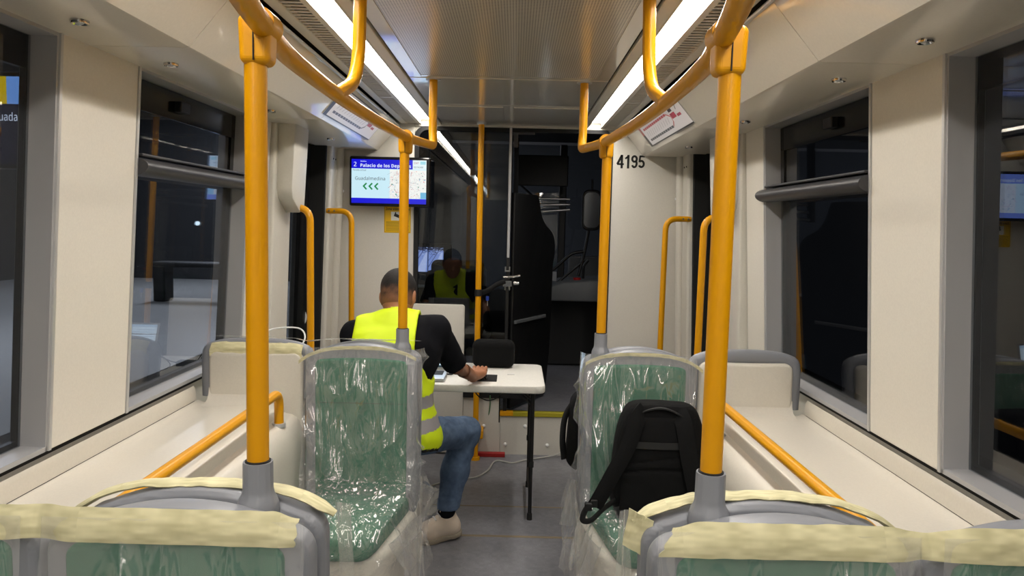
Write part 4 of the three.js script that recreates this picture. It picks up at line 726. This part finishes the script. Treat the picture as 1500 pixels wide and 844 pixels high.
{
  const t = thing('pouch', 'black zipped soft pouch at the back of the table', 'pouch', [-0.065, TT, -4.3]);
  const g = new RoundedBoxGeometry(0.25, 0.165, 0.105, 6, 0.045); { const q = g.attributes.position; for (let i = 0; i < q.count; i++) { const y = q.getY(i), n = 0.003 * vnoise(q.getX(i) * 40, y * 40, q.getZ(i) * 40); q.setY(i, y + 0.0825); q.setZ(i, q.getZ(i) + n); } } mesh('body', g, M.blackFabric, t);
  mesh('zip', sweep(smoothPath([[-0.118, 0.03, 0.028], [-0.118, 0.15, 0.03], [0.118, 0.15, 0.03], [0.118, 0.03, 0.028]], 0.05), 0.004, 8), M.rubber, t);
  mesh('strap', sweep(spline([[-0.1, 0.06, -0.05], [-0.125, 0.02, -0.115], [-0.135, -0.1, -0.14], [-0.1, -0.2, -0.14], [-0.03, -0.235, -0.14], [0.04, -0.2, -0.14], [0.075, -0.1, -0.14], [0.09, 0.02, -0.115], [0.09, 0.06, -0.05]], 60), 0.003, 8, 0.016), M.webbing, t);
  mesh('strap_tail', box(0.035, 0.043, -0.37, -0.19, -0.141, -0.137, 0.001), M.webbing, t);
}
{ // charger and leads at the far end of the table
  const t = thing('charger', 'black laptop charger with its leads on the table', 'charger', [-0.82, TT, -4.12]);
  mesh('brick', box(-0.06, 0.06, 0, 0.03, -0.03, 0.03, 0.006), M.black, t);
  mesh('lead', [cord([[0.06, 0.015, 0], [0.1, 0.03, 0.02], [0.13, 0.06, 0.06], [0.09, 0.07, 0.12], [0.03, 0.03, 0.16], [0.08, 0.006, 0.2], [0.17, 0.006, 0.16], [0.19, 0.008, 0.05]], 0.003, 60), cord([[-0.06, 0.015, 0], [-0.1, 0.08, 0.02], [-0.12, 0.09, 0.1], [-0.09, 0.02, 0.16], [-0.02, 0.006, 0.24]], 0.003, 40)], M.black, t);
}
// floor bits before the bulkhead
{ const o = mesh('cable', cord([[-0.55, 0.005, -4.2], [-0.3, 0.005, -4.45], [-0.17, 0.005, -4.5], [-0.1, 0.006, -4.62], [-0.04, 0.005, -4.84], [0.06, 0.005, -4.8], [0.14, 0.005, -4.86], [0.3, 0.012, -4.93], [0.42, 0.03, -4.97], [0.6, 0.06, -4.98]], 0.0055, 90), M.greyCable); tag(o, 'pale grey cable snaking over the floor before the bulkhead', 'cable'); }
{ const o = mesh('red_bar', box(-0.26, 0.01, 0, 0.028, -4.965, -4.925, 0.004), M.red); tag(o, 'flat red bar on the floor against the step riser', 'bar'); }
{ const o = mesh('cable', cord([[-0.1, 0.42, -4.955], [-0.1, 0.34, -4.975], [-0.115, 0.25, -4.99], [-0.16, 0.14, -4.98], [-0.19, 0.05, -4.96], [-0.22, 0.005, -4.94]], 0.004, 40), M.greenCable); tag(o, 'thin green cable hanging down the step riser', 'cable'); }

// ---------------------------------------------------------------- the worker at the table
{
  const cone = (a, b, ra, rb) => { const ax = a[0], ay = a[1], az = a[2], dx = b[0] - ax, dy = b[1] - ay, dz = b[2] - az, l2 = dx * dx + dy * dy + dz * dz; return (x, y, z) => { const t = clamp(((x - ax) * dx + (y - ay) * dy + (z - az) * dz) / l2); return Math.hypot(x - ax - dx * t, y - ay - dy * t, z - az - dz * t) - (ra + (rb - ra) * t); }; };
  const ell = (c, r) => (x, y, z) => { const a = (x - c[0]) / r[0], b = (y - c[1]) / r[1], d = (z - c[2]) / r[2], k = Math.sqrt(a * a + b * b + d * d); return (k - 1) * Math.min(r[0], r[1], r[2]); };
  const smin = (a, b, k) => { const h = Math.max(k - Math.abs(a - b), 0) / k; return Math.min(a, b) - h * h * k * 0.25; };
  const union = (fs, k) => (x, y, z) => { let d = fs[0](x, y, z); for (let i = 1; i < fs.length; i++) d = smin(d, fs[i](x, y, z), k); return d; };
  const pelL = [-0.62, 0.625, -3.25], pelR = [-0.46, 0.625, -3.25], waL = [-0.585, 0.78, -3.28], waR = [-0.455, 0.78, -3.29], chL = [-0.59, 0.97, -3.36], chR = [-0.415, 0.985, -3.375], shL = [-0.675, 1.055, -3.38], shR = [-0.318, 1.085, -3.41], nk = [-0.505, 1.11, -3.41], hd = [-0.474, 1.19, -3.475];
  const elR = [-0.228, 0.885, -3.585], wrR = [-0.158, 0.79, -3.80], elL = [-0.74, 0.84, -3.56], wrL = [-0.60, 0.785, -3.84];
  const hipR = [-0.45, 0.605, -3.30], knR = [-0.182, 0.535, -3.66], anR = [-0.268, 0.13, -3.605], hipL = [-0.63, 0.605, -3.30], knL = [-0.70, 0.53, -3.72], anL = [-0.70, 0.09, -3.66];
  const torso = union([cone(pelL, pelR, 0.115, 0.115), cone(pelL, waL, 0.11, 0.095), cone(pelR, waR, 0.11, 0.095), cone(waL, waR, 0.1, 0.1), cone(waL, chL, 0.095, 0.105), cone(waR, chR, 0.095, 0.105), cone(chL, chR, 0.115, 0.115), cone(chL, shL, 0.095, 0.06), cone(chR, shR, 0.095, 0.062), cone(nk, shL, 0.05, 0.05), cone(nk, shR, 0.05, 0.05)], 0.05);
  const armR = union([cone(shR, elR, 0.054, 0.042), cone(elR, wrR, 0.043, 0.028)], 0.02), armL = union([cone(shL, elL, 0.054, 0.042), cone(elL, wrL, 0.043, 0.028)], 0.02);
  const legR = union([cone(hipR, knR, 0.088, 0.062), cone(knR, [-0.23, 0.34, -3.645], 0.06, 0.056), cone([-0.23, 0.34, -3.645], anR, 0.056, 0.04)], 0.03), legL = union([cone(hipL, knL, 0.088, 0.062), cone(knL, anL, 0.06, 0.042)], 0.03);
  // head, bowed a little forward: local frame around its centre
  const hc = V(-0.506, 1.243, -3.51), hq = new THREE.Matrix4().makeRotationFromEuler(new THREE.Euler(-0.3, -0.12, 0)), hi = hq.clone().invert().elements;
  const headLocal = union([ell([0, 0.02, 0.0], [0.077, 0.092, 0.095]), ell([0, -0.03, 0.03], [0.066, 0.07, 0.066]), cone([0, -0.045, -0.04], [0, -0.095, -0.062], 0.056, 0.034), cone([-0.03, -0.04, 0.0], [-0.02, -0.09, -0.045], 0.045, 0.034), cone([0.03, -0.04, 0.0], [0.02, -0.09, -0.045], 0.045, 0.034), cone([0, 0.0, -0.088], [0, -0.036, -0.108], 0.008, 0.014)], 0.025);
  const ears = (x, y, z) => { const a = Math.abs(x) - 0.079, e = Math.hypot(a / 0.011, (y + 0.018) / 0.031, (z - 0.005) / 0.02); const h = Math.hypot((a - 0.012) / 0.008, (y + 0.016) / 0.017, (z + 0.002) / 0.011); return Math.max((e - 1) * 0.011, -(h - 1) * 0.008); };
  const mouth = cone([-0.022, -0.066, -0.1], [0.022, -0.066, -0.1], 0.005, 0.005), brow = union([ell([-0.032, 0.012, -0.092], [0.014, 0.009, 0.012]), ell([0.032, 0.012, -0.092], [0.014, 0.009, 0.012])], 0.005);
  const L = (x, y, z) => { x -= hc.x; y -= hc.y; z -= hc.z; return [hi[0] * x + hi[4] * y + hi[8] * z, hi[1] * x + hi[5] * y + hi[9] * z, hi[2] * x + hi[6] * y + hi[10] * z]; };
  const head = (x, y, z) => { const [a, b, c] = L(x, y, z); if (a * a + b * b + c * c > 0.05) return Math.hypot(a, b, c) - 0.1; let d = smin(headLocal(a, b, c), ears(a, b, c), 0.008); d = Math.max(d, -brow(a, b, c)); return Math.max(d, -mouth(a, b, c)); };
  const neck = union([cone(nk, [-0.506, 1.2, -3.475], 0.058, 0.054)], 0.02);
  // hands: palm and five fingers
  const handR = () => { // resting on the mouse, seen from behind
    const o = [-0.128, 0.795, -3.868], f = [];
    f.push(ell([o[0], o[1] + 0.004, o[2] + 0.005], [0.042, 0.024, 0.048]), cone(wrR, [o[0] - 0.004, o[1], o[2] + 0.03], 0.029, 0.026));
    const k = [[-0.028, 0.046], [-0.009, 0.054], [0.011, 0.05], [0.029, 0.04]];
    const fs = k.map(([dx, len]) => { const b = [o[0] + dx, o[1] + 0.012, o[2] - 0.034], m = [b[0] + dx * 0.12, b[1] + 0.004, b[2] - len * 0.75], e = [m[0] + dx * 0.05, m[1] - 0.02, m[2] - len * 0.5]; return union([cone([o[0] + dx * 0.7, o[1] + 0.004, o[2]], b, 0.012, 0.0105), cone(b, m, 0.0105, 0.009), cone(m, e, 0.009, 0.0075)], 0.004); });
    const th = union([cone([o[0] - 0.03, o[1] - 0.004, o[2] + 0.02], [o[0] - 0.052, o[1] - 0.012, o[2] - 0.012], 0.015, 0.012), cone([o[0] - 0.052, o[1] - 0.012, o[2] - 0.012], [o[0] - 0.044, o[1] - 0.02, o[2] - 0.045], 0.0115, 0.009)], 0.006);
    const palm = union(f, 0.02); return (x, y, z) => { let d = palm(x, y, z); for (const q of fs) d = smin(d, q(x, y, z), 0.004); return smin(d, th(x, y, z), 0.008); };
  };
  const handL = () => { const o = [-0.565, 0.79, -3.9]; const palm = union([ell(o, [0.04, 0.02, 0.046]), cone(wrL, [o[0], o[1], o[2] + 0.03], 0.028, 0.024)], 0.02); const fs = [[-0.028, 0.04], [-0.009, 0.048], [0.011, 0.045], [0.028, 0.036]].map(([dx, l]) => union([cone([o[0] + dx, o[1] + 0.004, o[2] - 0.03], [o[0] + dx, o[1] + 0.008, o[2] - 0.03 - l * 0.8], 0.0105, 0.009), cone([o[0] + dx, o[1] + 0.008, o[2] - 0.03 - l * 0.8], [o[0] + dx, o[1] - 0.012, o[2] - 0.03 - l * 1.3], 0.009, 0.0075)], 0.004)); const th = cone([o[0] + 0.03, o[1], o[2] + 0.01], [o[0] + 0.05, o[1] - 0.008, o[2] - 0.04], 0.013, 0.009); return (x, y, z) => { let d = palm(x, y, z); for (const q of fs) d = smin(d, q(x, y, z), 0.004); return smin(d, th(x, y, z), 0.008); }; };
  const hR = handR(), hL = handL();
  const t = thing('person', 'seated worker in yellow reflective vest and jeans leaning over the table', 'person', [0, 0, 0]);
  // skin: one body (torso and legs inside the clothes), head and hands on finer grids
  const bodyF = union([torso, armR, armL, legR, legL, neck], 0.02);
  const g1 = surf((x, y, z) => y > 1.215 ? 1 : bodyF(x, y, z) + 0.004, [-0.84, 0.06, -3.9], [-0.08, 1.25, -3.1], 0.014);
  const g2 = surf((x, y, z) => smin(head(x, y, z), neck(x, y, z), 0.02), [-0.63, 1.09, -3.68], [-0.38, 1.37, -3.38], 0.004);
  const g3 = surf((x, y, z) => smin(hR(x, y, z), cone(elR, wrR, 0.043, 0.028)(x, y, z), 0.012), [-0.24, 0.74, -3.99], [-0.06, 0.87, -3.66], 0.0036);
  const g4 = surf((x, y, z) => smin(hL(x, y, z), cone(elL, wrL, 0.043, 0.028)(x, y, z), 0.012), [-0.7, 0.75, -4.02], [-0.49, 0.87, -3.72], 0.005);
  mesh('body', join(g1, g2, g3, g4), M.skin, t);
  // hair: short on top, fading towards the neck
  const hairLine = (a, b, c) => -0.066 - b + 0.006 * vnoise(a * 60, b * 60, c * 60) + (c < 0.02 ? (0.02 - c) * 1.35 : 0);       // below: skin
  const gh = surf((x, y, z) => { const [a, b, c] = L(x, y, z), top = sstep(-0.03, 0.05, b); return Math.max(headLocal(a, b, c) - 0.0015 - 0.006 * top - 0.0012 * vnoise(a * 260, b * 180, c * 260), hairLine(a, b, c)); }, [-0.63, 1.1, -3.68], [-0.38, 1.38, -3.38], 0.0035);
  { const p = gh.attributes.position, col = new Float32Array(p.count * 3), dk = new THREE.Color(0x140e0b), sk = new THREE.Color(0x8a5c42), q = new THREE.Color(); for (let i = 0; i < p.count; i++) { const [a, b, c] = L(p.getX(i), p.getY(i), p.getZ(i)), k = sstep(0.035, -0.06, b + 0.05 * (vnoise(a * 45, b * 60, c * 45) - 0.5) + 0.02 * (vnoise(a * 240, b * 240, c * 240) - 0.5)); q.copy(dk).lerp(sk, k * 0.85); col.set([q.r, q.g, q.b], i * 3); } gh.setAttribute('color', new THREE.BufferAttribute(col, 3)); }
  { const m = new THREE.Mesh(gh, mat({ color: 0xffffff, vertexColors: true, roughness: 0.8 })); m.name = 'hair'; t.add(m); }
  // clothes
  const crease = (x, y, z, f, a) => a * (ridge(x * f, y * f * 0.7, z * f) - 0.5);
  const slv = (sh, el) => cone(sh, [lerp(sh[0], el[0], 0.86), lerp(sh[1], el[1], 0.86), lerp(sh[2], el[2], 0.86)], 0.062, 0.058);
  const capR = [lerp(shR[0], elR[0], 0.93), lerp(shR[1], elR[1], 0.93), lerp(shR[2], elR[2], 0.93)], dR = V(elR[0] - shR[0], elR[1] - shR[1], elR[2] - shR[2]).normalize(), dL = V(elL[0] - shL[0], elL[1] - shL[1], elL[2] - shL[2]).normalize(), capL = [lerp(shL[0], elL[0], 0.8), lerp(shL[1], elL[1], 0.8), lerp(shL[2], elL[2], 0.8)];
  const cut = (f, c, d) => (x, y, z) => Math.max(f(x, y, z), (x - c[0]) * d.x + (y - c[1]) * d.y + (z - c[2]) * d.z);
  const sR = cut(cone(shR, [elR[0] + dR.x * 0.05, elR[1] + dR.y * 0.05, elR[2] + dR.z * 0.05], 0.064, 0.056), capR, dR), sL = cut(cone(shL, elL, 0.064, 0.056), capL, dL);
  const shirtF = (x, y, z) => { const d = smin(smin(torso(x, y, z) - 0.006, sR(x, y, z), 0.02), sL(x, y, z), 0.02) - crease(x, y, z, 16, 0.01); return Math.max(d, 0.6 - y, y - 1.155 - 0.3 * Math.abs(x + 0.487) * 0 ); };
  mesh('tshirt', surf(shirtF, [-0.86, 0.58, -3.7], [-0.14, 1.2, -3.1], 0.009), M.tshirt, t);
  // vest: torso shell without the arms, flaring at the hem
  const vestF = (x, y, z) => {
    const fl = 0.05 * sstep(0.82, 0.62, y) * (x > -0.53 ? 1 : 0.3); let d = torso(x, y, z) - 0.024 - fl - crease(x, y, z, 13, 0.010);
    const hx = x + 0.53, hole = Math.abs(hx) - (0.142 + 0.05 * sstep(1.0, 0.9, y) + 0.4 * sstep(0.9, 0.7, y)), nkh = 0.06 - Math.hypot((x - nk[0]) * 0.9, (y - 1.165) * 1.0, z + 3.445), front = z < -3.4 + (y - 1.0) * 0.1 - 0.1 ? 0.045 - Math.abs(x + 0.5) : -1;
    d = Math.max(d, hole, nkh, front, 0.615 - y - 0.05 * sstep(-0.42, -0.2, x)); return Math.max(d, -(torso(x, y, z) - 0.008));
  };
  const vg = surf(vestF, [-0.86, 0.57, -3.66], [-0.14, 1.25, -3.02], 0.009);
  { const p = vg.attributes.position, ix = vg.index.array, A = [], B = [], C = []; for (let i = 0; i < ix.length; i += 3) { const y = (p.getY(ix[i]) + p.getY(ix[i + 1]) + p.getY(ix[i + 2])) / 3 - 0.0, x = p.getX(ix[i]); const band = (y > 0.765 && y < 0.815) || (y > 0.672 && y < 0.722); (y < 0.632 - 0.05 * sstep(-0.42, -0.2, x) ? C : band ? B : A).push(ix[i], ix[i + 1], ix[i + 2]); }
    const pick = I => { const g = vg.clone(); g.setIndex(I); return flat(g); };
    const v = mesh('vest', pick(A), M.vest, t); if (B.length) mesh('reflective_band', pick(B), M.reflective, v); if (C.length) mesh('hem', pick(C), M.rubber, v);
  }
  const jeansF = (x, y, z) => { const l = smin(legR(x, y, z), legL(x, y, z), 0.03), pv = cone(pelL, pelR, 0.118, 0.118)(x, y, z), d = smin(l, pv, 0.05) - 0.009 - crease(x, y, z, 22, 0.009) - 0.004 * (y < 0.22 ? ridge(x * 4, y * 60, z * 4) : 0); return Math.max(d, 0.155 - y, y - 0.68); };
  mesh('jeans', surf(jeansF, [-0.86, 0.13, -3.86], [-0.08, 0.7, -3.08], 0.009), M.denim, t);
  mesh('sock', surf((x, y, z) => Math.max(Math.min(cone(knR, anR, 0.05, 0.043)(x, y, z), cone(knL, anL, 0.05, 0.045)(x, y, z)), y - 0.2, 0.06 - y), [-0.8, 0.04, -3.78], [-0.18, 0.22, -3.5], 0.008), M.tshirt, t);
  // shoes: last shape with sole, collar and laces
  const shoe = (px, pz, ang, lift) => {
    const o = new THREE.Group(); o.name = 'shoe'; o.position.set(px, 0, pz); o.rotation.order = 'YXZ'; o.rotation.y = ang; o.rotation.x = lift; t.add(o);   // toe along +z of the shoe
    const up = union([cone([0, 0.05, -0.09], [0, 0.045, 0.03], 0.043, 0.046), cone([0, 0.042, 0.03], [0, 0.036, 0.13], 0.044, 0.036), cone([0, 0.05, -0.085], [0, 0.105, -0.078], 0.042, 0.04), cone([0, 0.09, -0.05], [0, 0.05, 0.09], 0.036, 0.03)], 0.03);
    const hole = cone([0, 0.1, -0.072], [0, 0.2, -0.072], 0.033, 0.045);
    mesh('upper', surf((x, y, z) => Math.max(up(x, y, z) - crease(x, y, z, 30, 0.003), 0.018 - y, -hole(x, y, z), y - 0.132), [-0.08, 0, -0.18], [0.08, 0.17, 0.2], 0.006), M.shoe, o);
    mesh('sole', surf((x, y, z) => Math.max(up(x, clamp(y, 0.03, 0.2), z) - 0.006, y - 0.026, 0.001 - y), [-0.08, -0.01, -0.18], [0.08, 0.06, 0.2], 0.006), M.sole, o);
    const lc = []; for (let i = 0; i < 4; i++) lc.push(pipe([[-0.025, 0.122 - i * 0.012, -0.03 + i * 0.024], [0, 0.133 - i * 0.012, -0.028 + i * 0.024], [0.025, 0.122 - i * 0.012, -0.03 + i * 0.024]], 0.0035, 0.02, 6)); mesh('laces', lc, M.white, o);
    mesh('tongue', box(-0.02, 0.02, 0.085, 0.15, -0.045, -0.033, 0.005), M.shoe, o);
    return o;
  };
  shoe(-0.318, -3.585, -1.15, 0.12); shoe(-0.70, -3.72, Math.PI, 0);
}

// ---------------------------------------------------------------- outside: platform on the worker's side, tunnel wall on the other
{
  const p = structure('floor_platform', 'grey station platform outside the windows', 'platform');
  mesh('platform_slab', box(-12, -1.5, -0.3, 0.0, -19, 8), M.platform, p);
  mesh('edge_band', box(-1.75, -1.5, 0, 0.004, -19, 8), mat({ color: 0xb0a060, roughness: 0.7 }), p);
  const w = structure('wall_station', 'dark station wall behind the platform', 'wall'); mesh('station_wall', box(-12.3, -12, 0, 5, -19, 8), M.tunnel, w); mesh('station_ceiling', box(-12.3, 4.2, 4.6, 4.8, -19, 8), M.tunnel, w); mesh('end_wall', box(-12.3, -1.6, -1, 4.8, -19.3, -19), M.tunnel, w); mesh('end_wall_lit_tone', box(-1.6, 4.2, -1, 4.8, -19.3, -19), mat({ color: 0x77787a, roughness: 0.9 }), w);  // end wall coloured paler behind the windscreen to pass for dim light on it
  const v = structure('wall_tunnel', 'dark tunnel wall beyond the right windows', 'wall'); mesh('tunnel_wall', box(4.0, 4.2, -1, 4.8, -19, 8), M.tunnel, v); mesh('track_bed', box(-1.5, 4.2, -1, -0.6, -19, 8), M.tunnel, v);
}
{
  const t = thing('platform_bench', 'black perforated bench on the station platform', 'bench', [-6.6, 0, -13.9]);
  mesh('seat', (() => { const g = new RoundedBoxGeometry(1.5, 0.1, 0.5, 3, 0.04); g.translate(0.65, 0.7, 0); return g; })(), M.black, t); mesh('leg', box(-0.09, 0.13, 0, 0.7, -0.2, 0.2, 0.04, 3), M.black, t); mesh('leg', box(1.2, 1.38, 0, 0.7, -0.2, 0.2, 0.04, 3), M.black, t);
}
{
  const [c, x] = canvas(512, 448); x.fillStyle = '#0a0f26'; x.fillRect(0, 0, 512, 448); x.fillStyle = '#78a6ec'; x.fillRect(0, 0, 512, 140); x.fillStyle = '#d8b400'; x.fillRect(0, 0, 196, 140); x.fillStyle = '#e8f0ff'; x.font = '58px sans-serif'; x.fillText('Guadalmedina', 118, 226, 300); x.lineWidth = 14; x.strokeStyle = '#e8f0ff'; x.beginPath(); x.moveTo(300, 340); x.lineTo(272, 366); x.lineTo(300, 392); x.stroke();
  const t = thing('station_sign', 'lit station sign with white name on dark blue', 'sign', [-3.185, 2.18, -4.85]);
  mesh('housing', box(-0.42, 0.42, -0.31, 0.31, -0.08, 0, 0.01), M.black, t); for (const hx of [-0.3, 0.3]) mesh('hanger', cyl(0.015, 0.015, 0.3, 2.42, hx, -0.04), M.steel, t);
  screenMesh('panel', c, 0.64, 0.56, 1.6, t, [0, 0, 0.002]);
  const l = new THREE.RectAreaLight(0x8fb0e8, 1, 0.64, 0.56); l.position.set(0, 0, 0.006); l.rotation.y = Math.PI; l.name = 'sign_glow'; t.add(l);
}
for (const z of [-8, -16]) {
  const t = thing('platform_lamp', z < -10 ? 'platform ceiling lamp above the bench' : 'platform ceiling lamp beyond the station sign', 'light', [-6.5, 4.5, z]);
  mesh('tray', box(-0.12, 0.12, 0.02, 0.099, -1.5, 1.5, 0.01), M.white, t); mesh('tube', box(-0.08, 0.08, 0, 0.03, -1.45, 1.45, 0.01), mat({ color: 0xffffff, emissive: 0xf2f4ff, emissiveIntensity: 5 }), t);
  const l = new THREE.RectAreaLight(0xf2f4ff, 380, 0.16, 2.9); l.position.set(0, -0.006, 0); l.rotation.x = -Math.PI / 2; l.name = 'platform_light'; t.add(l);
}
scene.traverse(o => { if (o.isMesh) { o.castShadow = true; o.receiveShadow = true; } });
renderer.render(scene, camera);
